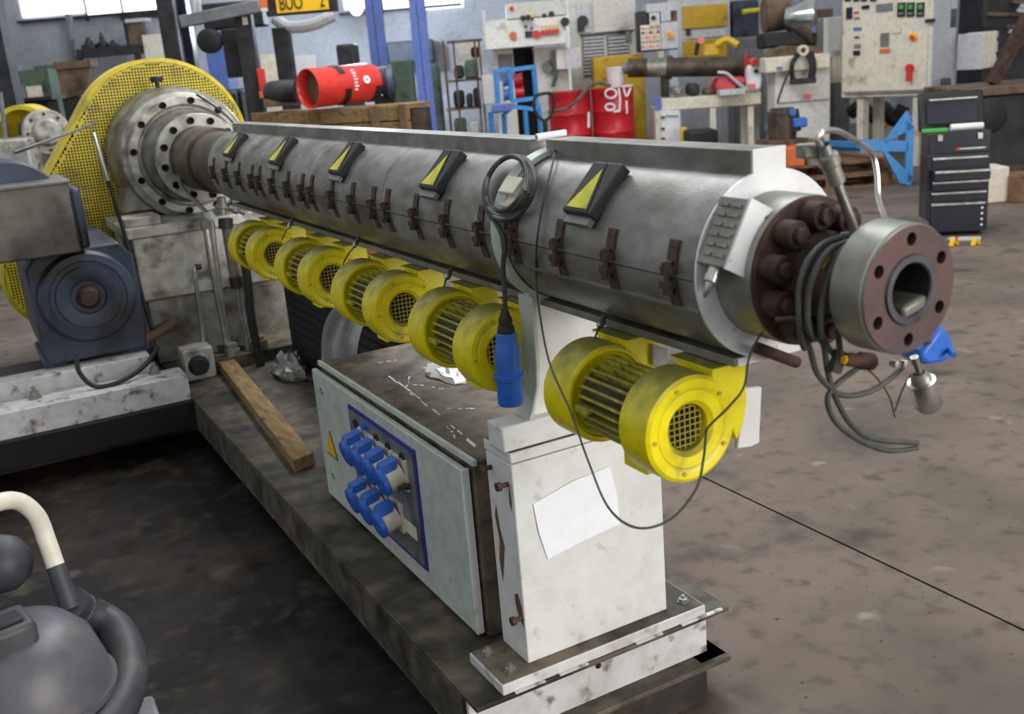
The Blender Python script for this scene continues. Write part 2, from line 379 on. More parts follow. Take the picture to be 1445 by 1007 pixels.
for sp in (((1.955, .66), (1.945, .60), (1.93, .56), (1.945, .50), (1.955, .46), (1.962, .52), (1.952, .57), (1.965, .63)), ((1.90, .45), (1.885, .46), (1.870, .43), (1.868, .38), (1.878, .39), (1.888, .40), (1.897, .42)), ((1.882, .73), (1.875, .70), (1.878, .67), (1.885, .69))):
    build('rust_stain', MB().prism([(.9636, y, z) for y, z in sp], (-.0006, 0, 0)), K['stain'], c)
# saddle bracket on the column
sd = thing('saddle_bracket', 'white curved saddle bracket standing on the column and clasping the barrel', 'bracket', (1.167, 1.9, .8165))
build('base_flange', MB().box((.952, 1.868, .8165), (1.32, 1.94, .876)), K['white'], sd, bevel=.004)
L_ = [(1.03, .876), (1.042, .90), (1.056, .945), (1.060, 1.00), (1.060, 1.165), (1.19, 1.165), (1.28, 1.165), (1.28, .93), (1.30, .876)]
build('web', MB().prism([(x, 1.895, z) for x, z in L_], (0, .02, 0)), K['white'], sd)
build('edge_flange', MB().prism([(1.024, 1.875, .872), (1.036, 1.875, .90), (1.050, 1.875, .945), (1.054, 1.875, 1.00), (1.054, 1.875, 1.15), (1.064, 1.875, 1.15), (1.064, 1.875, 1.00), (1.058, 1.875, .945), (1.044, 1.875, .90), (1.036, 1.875, .872)], (0, .06, 0)), K['whitegreen'], sd, bevel=.002)
build('clasp_band', MB().arc((AXX, AXZ), math.radians(48), math.radians(258), 1.885, 1.925, .1605, .172, 40), K['whitegreen'], sd)
build('clasp_block', MB().fbox((1.035, 1.915, 1.36), (.03, 0, .03), (0, -.065, 0), (-.022, 0, .022)).fbox((1.025, 1.905, 1.335), (.03, 0, .03), (0, -.06, 0), (-.02, 0, .02)), K['cream'], sd, bevel=.003)

# sheet of paper taped to the column
pc = [Vector((1.010, 1.8595, .682)), Vector((1.118, 1.8575, .708)), Vector((1.222, 1.8588, .716)), Vector((1.236, 1.857, .64)), Vector((1.241, 1.8590, .562)), Vector((1.14, 1.8575, .552)), Vector((1.037, 1.8597, .534)), Vector((1.018, 1.858, .61))]
pp = thing('paper_sheet', 'blank white sheet of paper taped on the white column', 'paper', (1.12, 1.859, .534))
build('sheet', MB().prism(pc, (0, .0012, 0)), K['paper'], pp)

# ------------------------------------------------------------------ electrical cabinet beside the column
chalk = MB(); rk = random.Random(3)
for (xa, ya, xb, yb) in ((1.09, 3.02, 1.17, 3.0), (1.09, 3.02, 1.06, 2.60), (1.06, 2.60, 1.01, 2.14), (1.10, 2.72, 1.15, 2.62), (1.08, 2.45, 1.16, 2.38), (1.02, 2.34, 1.00, 2.22), (1.12, 2.8, 1.07, 2.7)):
    for q in range(7):
        f_ = rk.random(); l_ = .10 + rk.random()*.12; p0_ = Vector((xa + (xb-xa)*f_ + rk.uniform(-.006, .006), ya + (yb-ya)*f_, .7365)); p1_ = p0_ + Vector((xb-xa, yb-ya, 0)) * l_ * .6
        chalk.bar(p0_, p1_, .002 + rk.random()*.003, .0008)
e = thing('electrical_cabinet', 'pale grey green electrical cabinet with blue socket panel on the machine base', 'cabinet', (1.15, 2.6, .255))
build('body', MB().box((.962, 2.055, .258), (1.36, 3.16, .722)), K['dusty'], e, bevel=.003)
build('top_panel', MB().box((.956, 2.045, .722), (1.365, 3.17, .736)), K['dusty'], e, bevel=.002)
build('rim', MB().box((.955, 2.042, .728), (.966, 3.172, .743)), K['whitegreen'], e, bevel=.001)
d = build('door', MB().box((.935, 2.075, .268), (.953, 3.185, .716)), K['whitegreen'], e, bevel=.004)
build('door_edge', MB().box((.9345, 2.068, .268), (.956, 2.0755, .716)), K['white'], d, bevel=.002)
lk = build('lock', MB().lathe((.935, 3.10, .66), (-1, 0, 0), [(0, .012), (.003, .012), (.003, .007), (.001, .007), (.001, 0)], 16), K['bright'], d)
inst('lock', lk, d, (0, 0, -.30))
tri = lambda y, z, s: [(.9345, y + s*.55, z - s*.45), (.9345, y - s*.55, z - s*.45), (.9345, y, z + s*.55)]
build('warning_border', MB().prism(tri(3.075, .478, .092), (-.0015, 0, 0)), K['black'], d)
build('warning_sign', MB().prism([(x - .0016, y, z) for x, y, z in tri(3.075, .4775, .078)], (-.001, 0, 0)), K['amber'], d)
pa = [onx(491, 571, .934), onx(581, 632, .934), onx(604, 804, .934), onx(516, 726, .934)]
y1, y0 = 2.90, 2.40; z1, z0 = .648, .345
pb = build('panel_border', MB().box((.9305, 2.345, .328), (.9355, 2.843, .682)), K['navy'], d)
build('socket_panel', MB().box((.928, 2.357, .340), (.9315, 2.831, .670)), K['panel'], d)
sc_ = build('push_button', MB().lathe((.928, 2.775, .640), (-1, 0, 0), [(0, .014), (.006, .014), (.006, .009), (.003, .009), (.003, 0)], 16), K['dark'], d)
for dy in (-.165, -.25, -.35): inst('push_button', sc_, d, (0, dy, 0))
build('blue_cap', MB().lathe((.928, 2.69, .655), (-1, 0, 0), [(0, .012), (.014, .012), (.016, 0)], 14), K['blue'], d)
build('rating_label', MB().box((.9272, 2.385, .405), (.9282, 2.48, .445)), K['cream'], d)
sk = MB()
sk.prism([(.928, -.041, -.044), (.928, .041, -.044), (.928, .041, .044), (.928, -.041, .044)], (-.007, 0, 0))
sk.lathe((.921, 0, 0), Vector((-1, 0, -.25)), [(0, .036), (.05, .036), (.052, .03), (.052, 0)], 24)
so = None
rows = [(2.712, .592), (2.624, .592), (2.535, .592), (2.44, .592), (2.715, .440), (2.612, .440), (2.51, .440)]
for i, (yy, zz) in enumerate(rows):
    if so is None:
        so = build('socket', sk, K['cream'], e, local=True); so.location = Vector((0, yy, zz)) - e.location
        cp = MB().lathe((.872, 0, -.0135), Vector((-1, 0, -.25)), [(-.004, 0), (-.004, .041), (.010, .041), (.014, .035), (.014, .012), (.011, .012), (.011, 0)], 24)
        cp.prism([(.858, -.024, .010), (.858, .024, .010), (.866, .020, .036), (.866, -.020, .036)], (.045, 0, .012))
        ca = build('socket_cap', cp, K['blue'], so, local=True)
    else:
        inst('socket_cap', ca, inst('socket', so, e, Vector((0, yy, zz)) - e.location))
build('hinge', MB().lathe((.926, 2.40, .565), (-1, 0, 0), [(0, .01), (.01, .01), (.012, .006), (.03, .006), (.03, 0)], 10), K['rust'], e)
build('chalk_mark', chalk, K['paper'], e)

# ------------------------------------------------------------------ barrel with its heater covers
br = thing('extruder_barrel', 'long grey steel extruder barrel with bolted heater covers and nozzle flange', 'barrel', (AXX, 3.1, 1.10))
ZN = [1.262, 1.905, 2.575, 3.205, 3.80, 4.56]
clampx = [[1.316, 1.493, 1.667, 1.844], [1.995, 2.169, 2.346, 2.53], [2.629, 2.788, 2.962, 3.153], [3.246, 3.402, 3.58, 3.749], [3.848, 4.039, 4.239, 4.448]]
strap = MB()
for sgn, a0, a1 in ((1, 181, 201), (-1, 159, 179)):
    strap.arc((0, 0), math.radians(a0), math.radians(a1), -.0125, .0125, .158, .162, 6)
strap.box((-.176, -.013, .004), (-.156, .011, .016)).box((-.177, -.009, -.021), (-.156, .014, -.008))
strap.cyl((-.170, 0, -.030), (-.170, 0, .026), .0055, n=8)
strap.cyl((-.170, 0, .016), (-.170, 0, .024), .0095, n=6); strap.cyl((-.170, 0, -.030), (-.170, 0, -.021), .0095, n=6)
st0 = None; sg0 = None
for i in range(5):
    a, bb = ZN[i] + .0015, ZN[i+1] - .0015
    build('upper_cover', MB().arc((AXX, AXZ), math.radians(-1), math.radians(181), a, bb, .150, .158, 40), K['steel'], br)
    build('lower_cover', MB().arc((AXX, AXZ), math.radians(181.8), math.radians(358.2), a, bb, .150, .1575, 40), K['steel'], br)
    for y in clampx[i]:
        P_ = Vector((AXX, y, AXZ)) - br.location
        if st0 is None: st0 = build('clamp', strap, K['clamp'], br, local=True, flat=True); st0.location = P_
        else: inst('clamp', st0, br, P_)
    # terminal box with a triangular warning sign
    yc = (1.59, 2.25, 2.91, 3.54, 4.18)[i]; P_ = Vector((AXX, yc, AXZ)) - br.location
    ang = math.radians(136); er = Vector((math.cos(ang), 0, math.sin(ang))); et = Vector((math.sin(ang), 0, -math.cos(ang)))  # et points up the skin
    c0 = er * .152
    if sg0 is None:
        sg0 = build('terminal_box', MB().fbox(c0 - et*.058 + Vector((0, -.047, 0)), et*.114, (0, .094, 0), er*.024), K['dark'], br, local=True, bevel=.003)
        top = c0 + er*.0243
        q = lambda s, h: [top + Vector((0, s + .004, 0)) - et*(.055 if s > .035 else .049) + er*h, top + Vector((0, .004 - s, 0)) - et*(.055 if s > .035 else .049) + er*h, top + et*(.054 if s > .035 else .038) + er*h]
        bd = build('sign_border', MB().prism(q(.041, 0), er*.0012), K['black'], sg0, local=True)
        fc = build('warning_sign', MB().prism(q(.033, .0012), er*.001), K['safety'], sg0, local=True)
        tb = build('bracket', MB().fbox(c0 - et*.074 + Vector((0, -.040, 0)), et*.016, (0, .080, 0), er*.012), K['steel2'], sg0, local=True)
        sg0.location = P_
    else:
        nb_ = inst('terminal_box', sg0, br, P_)
        for nm, o_ in (('sign_border', bd), ('warning_sign', fc), ('bracket', tb)): inst(nm, o_, nb_)
build('cable_duct', MB().box((1.132, 1.262, 1.435), (1.20, 1.90, 1.478)), K['steel'], br, bevel=.002)
build('cable_duct', MB().box((1.132, 1.97, 1.435), (1.20, 2.95, 1.476)), K['steel'], br, bevel=.002)
build('cable_duct', MB().box((1.132, 2.953, 1.435), (1.20, 4.52, 1.476)), K['steel'], br, bevel=.002)
build('duct_end', MB().box((1.131, 1.257, 1.434), (1.201, 1.2615, 1.479)), K['plain'], br)
build('drip_tray', MB().box((1.088, 1.262, 1.124), (1.245, 4.52, 1.139)), K['steel2'], br, bevel=.001)
build('drip_tray_end', MB().box((1.094, 1.258, 1.1245), (1.245, 1.2618, 1.1385)), K['plain'], br)
build('seam_lip', MB().arc((AXX, AXZ), math.radians(199), math.radians(201), 1.264, 1.90, .157, .163, 2), K['steel2'], br)
build('end_ring', MB().lathe((AXX, 1.262, AXZ), (0, -1, 0), [(0, .10), (0, .158), (.006, .158), (.006, .10)], 64, close=True), K['plain'], br)
build('barrel_collar', MB().lathe((AXX, 1.256, AXZ), (0, -1, 0), [(0, .121), (.078, .121), (.083, .119), (.083, .09)], 64), K['steel2'], br)
build('head_flange', MB().lathe((AXX, 1.172, AXZ), (0, -1, 0), [(-.02, .1195), (.004, .1195), (.006, .117), (.006, .05)], 64), K['rust'], br)
hb = MB().lathe((0, 0, 0), (0, -1, 0), [(0, .022), (.034, .022), (.036, .020), (.036, .0125), (.046, .0125), (.047, .010), (.047, 0)], 20)
h0 = None
for k in range(10):
    a_ = math.radians(22 + 36*k); P_ = Vector((AXX + .092*math.cos(a_), 1.168, AXZ + .092*math.sin(a_))) - br.location
    if h0 is None: h0 = build('head_bolt', hb, K['rust'], br, local=True); h0.location = P_
    else: inst('head_bolt', h0, br, P_)
build('nozzle_neck', MB().lathe((AXX, 1.168, AXZ), (0, -1, 0), [(0, .068), (.03, .068), (.04, .06), (.15, .06)], 40), K['rust'], br)
NY = .975
nf = MB().lathe((AXX, NY, AXZ), (0, -1, 0), [(-.062, .05), (-.062, .094), (-.059, .097), (-.006, .0955), (-.004, .0925), (0, .0925)], 64)
build('nozzle_flange', nf, K['steel2'], br)
build('nozzle_face', MB().hole_ring((AXX, NY, AXZ), (0, -1, 0), .052, .0925, .0735, .0098, 6, .03, math.radians(90)), K['rustred'], br, recalc=False)
build('nozzle_bore', MB().lathe((AXX, NY, AXZ), (0, -1, 0), [(-.14, 0), (-.14, .038), (.002, .039), (.004, .041), (.004, .050), (0, .052)], 48), K['bore'], br)
build('bore_residue', MB().fbox((AXX - .012, NY - .002, AXZ - .044), (.05, 0, .012), (0, .06, 0), (-.004, 0, .02)), K['castdark'], br, bevel=.006)
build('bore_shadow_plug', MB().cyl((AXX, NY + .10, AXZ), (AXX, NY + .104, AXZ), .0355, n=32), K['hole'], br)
# louvred junction box on the collar
vb = thing('junction_box', 'small louvred junction box with white lid on the barrel collar', 'junction box', (1.05, 1.225, 1.30))
A_, B_ = Vector((1.063, 1.19, 1.416)), Vector((1.010, 1.19, 1.317)); ev = B_ - A_; ei = Vector((.046, 0, -.025))
build('box', MB().fbox(A_, ev, ei, (0, .068, 0)), K['steel2'], vb, bevel=.002)
build('lid', MB().fbox(A_ + Vector((0, -.004, 0)) - ev*.01, ev*1.02, ei*1.03, (0, .005, 0)), K['plain'], vb)
on_ = ev.cross(ei).normalized(); nrm = -ei.normalized(); lv0 = None
for k in range(6):
    o_ = A_ + ev*(.10 + .145*k) + Vector((0, .010, 0)) + nrm*.0005
    for j in range(2):
        mb_ = MB().fbox(o_ + Vector((0, .026*j, 0)), ev*.05, (0, .021, 0), nrm*.005)
        if lv0 is None: lv0 = build('louvre', mb_, K['steel2'], vb, flat=True)
        else: inst('louvre', lv0, vb, ev*.145*k + Vector((0, .026*j, 0)))
build('lid_screw', MB().lathe(A_ + ev*.14 + ei*.82 + Vector((0, -.004, 0)), (0, -1, 0), [(0, .004), (.002, .004), (.002, 0)], 10), K['dark'], vb)
build('cable_gland', MB().lathe(B_ + ei*.35 + Vector((0, .04, 0)), ev, [(0, .011), (.012, .011), (.012, .013), (.022, .013), (.024, .008), (.045, .004), (.05, 0)], 12), K['bright'], vb)
# rusty lever pin under the flange
one('rusty_pin', MB().cyl((1.10, 1.22, 1.165), onx(1124, 511, 1.20), .010, n=12), K['rust'], 'short rusty steel pin sticking out under the head flange', 'pin')

# ------------------------------------------------------------------ feed neck and gearbox
g = thing('gearbox', 'large grey white gearbox with ringed flanges and socket bolts behind the barrel', 'gearbox', (1.167, 5.7, .255))
build('feed_neck', MB().lathe((AXX, 4.56, AXZ), (0, 1, 0), [(0, .05), (0, .140), (.45, .140), (.45, .156), (.84, .160)], 48), K['brown'], br)
build('mount_flange', MB().lathe((AXX, 5.372, AXZ), (0, 1, 0), [(0, .12), (0, .218), (.004, .221), (.05, .221), (.05, .185)], 72), K['casting'], g); build('bearing_cone', MB().lathe((AXX, 5.372, AXZ), (0, 1, 0), [(.05, .185), (.05, .195), (.16, .205), (.17, .235), (.29, .245)], 72), K['castdark'], g)
build('bearing_ring', MB().lathe((AXX, 5.64, AXZ), (0, 1, 0), [(.03, .20), (.02, .255), (0, .268), (0, .300), (.006, .307), (.06, .307), (.07, .325), (.10, .34)], 72), K['casting'], g)
build('round_housing', MB().lathe((AXX, 5.72, AXZ), (0, 1, 0), [(0, .30), (0, .335), (.04, .348), (.16, .355), (.22, .362), (.36, .364), (.36, 0)], 72), K['castdark'], g)
sb = MB().lathe((0, 0, 0), (0, -1, 0), [(0, .0175), (.016, .0175), (.018, .0165), (.018, .011), (.006, .011), (.006, 0)], 16)
s0 = None
for y, r, n, ph in ((5.372, .190, 12, 8), (5.640, .286, 12, 20)):
    for k in range(n):
        a_ = math.radians(ph + 360/n*k); P_ = Vector((AXX + r*math.cos(a_), y, AXZ + r*math.sin(a_))) - g.location
        if s0 is None: s0 = build('socket_bolt', sb, K['hole'], g, local=True); s0.location = P_
        else: inst('socket_bolt', s0, g, P_)
build('saddle_block', MB().prism([(.80, 5.74, 1.02), (.87, 5.74, 1.22), (1.46, 5.74, 1.22), (1.53, 5.74, 1.02)], (0, .30, 0)), K['castdark'], g, bevel=.01)
build('top_slab', MB().box((.735, 5.36, .93), (1.60, 6.05, .985)), K['casting'], g, bevel=.006)
build('spacer_block', MB().box((.745, 5.40, .985), (.92, 5.6, 1.03)), K['casting'], g, bevel=.005)
build('body', MB().box((.765, 5.40, .60), (1.57, 6.0, .93)), K['casting'], g, bevel=.01)
build('lower_body', MB().box((.785, 5.42, .255), (1.55, 5.98, .60)), K['castdark'], g, bevel=.01)
build('breather', MB().lathe((AXX - .06, 5.88, 1.645), (0, 0, 1), [(0, .012), (.03, .012), (.03, .03), (.055, .035), (.06, .03), (.06, 0)], 14), K['dark'], g)
# yellow perforated belt guard
GC = Vector((1.135, 6.08, 1.338)); GR = .468; SC_ = Vector((.46, 6.08, .70)); SR = .30
def hull_inside(x, z, m):
    if math.hypot(x - GC.x, z - GC.z) <= GR - m or math.hypot(x - SC_.x, z - SC_.z) <= SR - m: return True
    d_ = SC_ - GC; L2 = d_.x**2 + d_.z**2; t = ((x - GC.x)*d_.x + (z - GC.z)*d_.z) / L2
    if 0 <= t <= 1:
        px_, pz_ = GC.x + d_.x*t, GC.z + d_.z*t; return math.hypot(x - px_, z - pz_) <= GR + (SR - GR)*t - m
    return False
def hull_poly():
    d_ = Vector((SC_.x - GC.x, SC_.z - GC.z)); th = math.atan2(d_.y, d_.x); al = math.acos((GR - SR) / d_.length); P = []
    n = 60
    for k in range(n + 1):
        a = th + al + (2*PI - 2*al)*k/n; P.append((GC.x + GR*math.cos(a), GC.z + GR*math.sin(a)))
    for k in range(25):
        a = th - al + 2*al*k/24; P.append((SC_.x + SR*math.cos(a), SC_.z + SR*math.sin(a)))
    return P
HP = hull_poly()
bgd = thing('belt_guard', 'big yellow perforated belt guard rising behind the round gearbox', 'guard', (.9, 6.2, .4))
rim = MB(); n = len(HP); ctr = (sum(p[0] for p in HP)/n, sum(p[1] for p in HP)/n)
for k in range(n):
    (xa, za), (xb, zb) = HP[k], HP[(k+1) % n]
    def inn(x, z, q): dx, dz = ctr[0]-x, ctr[1]-z; l = math.hypot(dx, dz); return (x + dx/l*q, z + dz/l*q)
    ia, ib = inn(xa, za, .022), inn(xb, zb, .022)
    rim.add([(xa, 6.08, za), (xb, 6.08, zb), (xb, 6.32, zb), (xa, 6.32, za), (ia[0], 6.072, ia[1]), (ib[0], 6.072, ib[1])], [(0, 3, 2, 1), (0, 1, 5, 4)])
build('rim', rim, K['guard'], bgd, recalc=False, sharp=.9)
per = MB(); pt = .0160; hs = .0051
vi = {}
def pv(x, z):
    k = (round(x, 5), round(z, 5))
    if k not in vi: vi[k] = len(per.v); per.v.append((x, 6.078, z))
    return vi[k]
for i in range(-70, 50):
    for j in range(-75, 40):
        x, z = GC.x + i*pt, GC.z + j*pt
        if not hull_inside(x, z, .018): continue
        h = pt/2; o4 = [pv(x-h, z-h), pv(x+h, z-h), pv(x+h, z+h), pv(x-h, z+h)]
        if hull_inside(x, z, .034) and not (j % 22 == 8 and False):
            a4 = [pv(x-hs*.95, z-hs*.95), pv(x+hs*.95, z-hs*.95), pv(x+hs*.95, z+hs*.95), pv(x-hs*.95, z+hs*.95)]
            for q in range(4):
                q2 = (q + 1) % 4
                per.f.append([o4[q], o4[q2], a4[q2], a4[q]])
        else: per.f.append(o4)
build('perforated_sheet', per, K['guard'], bgd, recalc=False, flat=True)
build('back_plate', MB().prism([(x, 6.32, z) for x, z in HP], (0, .01, 0)), K['dark'], bgd)  # dark colour paints in the shade behind the sheet's holes, pulley likewise
pu = build('pulley', MB().lathe((GC.x, 6.15, GC.z), (0, 1, 0), [(0, 0), (0, .10), (.03, .10), (.03, .32), (.0, .34), (0, .37), (.12, .37), (.12, 0)], 48), K['dark'], bgd)
m_ = MB()
for sx_ in (1, -1):
    d_ = (SC_ - GC).normalized(); nn = Vector((-d_.z, 0, d_.x)) * sx_
    m_.bar(GC + nn*.37 + Vector((0, .13, 0)), SC_ + nn*.18 + Vector((0, .13, 0)), .10, .015, nn)
build('drive_belt', m_, K['black'], bgd)

# ------------------------------------------------------------------ motor side
mb1 = thing('motor_bed', 'worn white steel beams carrying the motor at the side of the base', 'beam', (.1, 4.9, .245))
build('lower_beam', MB().box((-.7, 4.72, .245), (.80, 4.9, .363)), K['basewhite'], mb1, bevel=.003)
build('upper_beam', MB().box((-.7, 4.98, .245), (.69, 5.12, .428)), K['basewhite'], mb1, bevel=.003)
build('bed_plate', MB().box((-.7, 4.90, .245), (.74, 5.7, .34)), K['dark'], mb1, bevel=.003)
nb = build('leveling_bolt', MB().lathe((.16, 4.86, .363), (0, 0, 1), [(0, .028), (.012, .028), (.012, .02), (.035, .02), (.035, .01), (.055, .01), (.055, 0)], 6), K['steel2'], mb1, flat=True)
inst('leveling_bolt', nb, mb1, (.52, .0, 0))
mo = thing('drive_motor', 'dark blue grey electric drive motor with round fan end', 'motor', (.47, 5.3, .428))
MC = Vector((.475, 4.99, .748))
build('frame', MB().prism([(MC.x - .22, 5.06, .45), (MC.x + .22, 5.06, .45), (MC.x + .235, 5.06, .55), (MC.x + .235, 5.06, .90), (MC.x + .18, 5.06, .97), (MC.x - .18, 5.06, .97), (MC.x - .235, 5.06, .90), (MC.x - .235, 5.06, .55)], (0, .75, 0)), K['motor'], mo, bevel=.01)
build('fan_cover', MB().lathe(MC, (0, 1, 0), [(.03, 0), (.03, .05), (.018, .055), (.018, .075), (.006, .08), (0, .10), (0, .14), (.012, .145), (.012, .165), (.005, .17), (.01, .20), (.03, .212), (.09, .212)], 56), K['motor'], mo)
build('shaft_boss', MB().lathe(MC, (0, 1, 0), [(-.02, 0), (-.02, .035), (.0, .05), (.03, .06)], 28), K['rust'], mo)
ft = build('foot', MB().box((MC.x - .24, 5.1, .428), (MC.x - .14, 5.6, .46)), K['motor'], mo, bevel=.004); inst('foot', ft, mo, (.38, 0, 0))
bx = thing('motor_blower_box', 'grey sheet metal blower box on top of the drive motor', 'blower box', (.2, 5.0, .97))
build('housing', MB().box((-.35, 4.9, .972), (.475, 5.35, 1.285)), K['boxgrey'], bx, bevel=.008)
build('lid', MB().box((-.36, 4.885, 1.278), (.485, 5.36, 1.292)), K['boxgrey'], bx, bevel=.003)
build('side_panel', MB().box((.475, 4.93, .98), (.52, 5.33, 1.25)), K['motor'], bx, bevel=.015)
build('blower_drum', MB().lathe((.25, 5.10, 1.18), (0, 1, 0), [(0, 0), (0, .20), (.01, .208), (.30, .208), (.31, .2), (.31, 0)], 44), K['motor'], bx)
m_ = MB()
for k in range(9): m_.box((.473, 4.897, 1.02 + k*.026), (.4785, 4.905, 1.036 + k*.026))
build('side_slots', m_, K['black'], bx)

# ------------------------------------------------------------------ twin blowers under the barrel
def make_blower():
    r = thing('twin_blower', 'x', 'blower', (1.012, 1.282, 1.0265), 0, 'yellow twin blowers hanging under the barrel')
    Rr = .096
    def drum(nm, y):
        return build(nm, MB().lathe((0, y, 0), (0, 1, 0), [(.035, .040), (.012, .042), (.004, .050), (.0025, .068), (.004, .070), (.0025, .072), (.0005, .080), (0, .088), (.004, .0945), (.012, Rr), (.078, Rr), (.082, .092), (.082, 0)], 56), K['yellow'], r, local=True)
    d1 = drum('fan_housing', 0)
    d2 = build('fan_housing', MB().lathe((0, .248, 0), (0, 1, 0), [(.02, .0), (.02, .074), (.008, .076), (.006, .082), (0, .084), (0, .089), (.004, .0945), (.012, Rr), (.080, Rr), (.084, .092), (.084, 0)], 56), K['yellow'], r, local=True)
    sc2 = MB().lathe((0, 0, 0), (0, -1, 0), [(0, .004), (.003, .004), (.003, 0)], 8)
    q0 = None
    for k in range(5):
        a_ = math.radians(40 + 72*k)
        if q0 is None: q0 = build('screw', sc2, K['ochre'], d1, local=True, flat=True); q0.location = (.079*math.cos(a_), .001, .079*math.sin(a_))
        else: inst('screw', q0, d1, (.079*math.cos(a_), .001, .079*math.sin(a_)))
    m = MB()
    for k in range(-3, 4):
        h = math.sqrt(max(.0396**2 - (k*.0112)**2, 0))
        m.box((k*.0112 - .0012, .020, -h), (k*.0112 + .0012, .022, h)).box((-h, .0195, k*.0112 - .0012), (h, .0215, k*.0112 + .0012))
    build('inlet_grille', m, K['glass_grey'], d1, local=True)
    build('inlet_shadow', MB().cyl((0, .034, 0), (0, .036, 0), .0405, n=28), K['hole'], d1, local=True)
    mbd = build('motor_body', MB().cyl((0, .08, 0), (0, .255, 0), .058, n=28), K['deck'], r, local=True)  # dark body colour paints in the shade between the fins
    fin0 = build('cooling_fin', MB().box((.057, .092, -.0024), (.076, .238, .0024)), K['yellowfin'], mbd, local=True)
    for k in range(1, 26): inst('cooling_fin', fin0, mbd, M=Matrix.Rotation(2*PI*k/26, 4, 'Y'))
    build('motor_foot', MB().box((-.03, .095, -.108), (.03, .165, -.055)), K['yellow'], r, local=True, bevel=.003)
    build('terminal_cover', MB().box((-.084, .20, -.012), (-.066, .238, .004)), K['yellowfin'], r, local=True, bevel=.004)
    for y in (.002, .250):
        build('outlet_duct', MB().prism([(.048, y, .070), (.048, y, .0958), (.122, y, .0958), (.122, y, .02), (.113, y, -.02), (.098, y, -.045), (.088, y, -.02), (.082, y, .04), (.06, y, .065)], (0, .10, 0)), K['yellow'], r, local=True, bevel=.002)
        build('duct_flange', MB().box((.046, y + .004, .0915), (.14, y + .116, .0957)), K['yellow'], r, local=True, bevel=.001)
    return r
blabels = ['yellow twin blower nearest the nozzle flange, beside the white column', 'yellow twin blower just behind the blue hanging plug', 'yellow twin blower in the middle of the row above the far cabinet end',
           'yellow twin blower second from the gearbox under the barrel', 'yellow twin blower next to the gearbox pipes']
bl = make_blower(); bl['label'] = blabels[0]
for i, y in enumerate((1.93, 2.49, 3.06, 3.68)):
    o_ = dup(bl, None, (0, y - 1.282, 0)); o_['label'] = blabels[i+1]
# ------------------------------------------------------------------ cables, plugs and loose things around the machine
def oncyl(px, py, r):
    d = ray(px, py); ox, oz = -AXX, EYE - AXZ; A = d.x**2 + d.z**2; B = ox*d.x + oz*d.z; Cc = ox*ox + oz*oz - r*r
    disc = max(B*B - A*Cc, 0); return EYEP + d * ((-B - math.sqrt(disc)) / A)
# coil of cable with the blue plug
co = thing('cable_coil', 'coiled dark grey cable hung over the barrel clasp', 'cable', tuple(oncyl(715, 262, .18)))
for k in range(4):
    pts = []
    for j in range(15):
        t = 2*PI*j/14; a, b_ = 26 + 2.6*k, 40 + 2.2*k; tl = .38
        u, v = a*math.cos(t), b_*math.sin(t)
        pts.append(oncyl(714 + 1.6*k + u*math.cos(tl) - v*math.sin(tl), 259 + 2*k + u*math.sin(tl) + v*math.cos(tl), .181 + .008*math.sin(3*t + k)))
    build('loop', MB().tube(pts, .0055, 8, 5), K['cable'], co)
pts = [oncyl(690, 300, .182), oncyl(704, 322, .182), oncyl(712, 345, .18), onx(710, 375, .985), onx(712, 410, .985), onx(713, 440, .985)]
build('drop', MB().tube(pts, .0055, 8, 6), K['cable'], co)
pg = thing('blue_plug', 'blue industrial plug hanging by its cable beside the saddle bracket', 'plug', tuple(onx(720, 569, .985)))
a_ = onx(712, 436, .985); z_ = onx(721, 569, .985); ax_ = (z_ - a_); Lp = ax_.length
build('strain_relief', MB().lathe(a_, ax_, [(0, .007), (.015, .012), (.02, .015), (Lp*.16, .015), (Lp*.18, .018), (Lp*.25, .020)], 20), K['black'], pg)
build('plug_body', MB().lathe(a_, ax_, [(Lp*.23, .017), (Lp*.25, .022), (Lp*.40, .026), (Lp*.42, .028), (Lp*.68, .028)], 28), K['blue'], pg)
build('collar', MB().lathe(a_, ax_, [(Lp*.67, .028), (Lp*.68, .033), (Lp*.72, .033), (Lp*.73, .028)], 28), K['blue'], pg)
build('shroud', MB().lathe(a_, ax_, [(Lp*.72, .028), (Lp*.98, .0285), (Lp, .027), (Lp, .022), (Lp*.85, .022), (Lp*.85, 0)], 28), K['blue'], pg)
# thin wire drooping across the column
pts = [oncyl(784, 196, .185), oncyl(781, 225, .168), oncyl(770, 270, .165), oncyl(762, 310, .166), oncyl(757, 350, .166), oncyl(757, 395, .166), onx(760, 432, .98), onx(775, 510, .915), onx(805, 580, .89), onx(830, 650, .885), onx(858, 715, .895), ony(897, 744, 1.22), ony(945, 733, 1.20), ony(982, 690, 1.20), ony(993, 645, 1.225), ony(996, 615, 1.25),
       ony(1000, 602, 1.24), ony(1030, 572, 1.21), ony(1050, 545, 1.20), ony(1057, 505, 1.20), ony(1075, 470, 1.19), ony(1100, 453, 1.16), ony(1128, 452, 1.12)]
one('loose_wire', MB().tube(pts, .0022, 6, 8), K['cable'], 'thin loose wire drooping in front of the paper and nearest blower', 'wire')
# roll of white paper on the duct
a_, b_ = onx(757, 194, 1.13), onx(798, 187, 1.20)
one('paper_roll', MB().lathe(a_, b_ - a_, [(0, .006), (0, .008), ((b_-a_).length, .007), ((b_-a_).length, .005)], 16), K['paper'], 'small white paper tube lying across the top cable duct', 'paper tube')
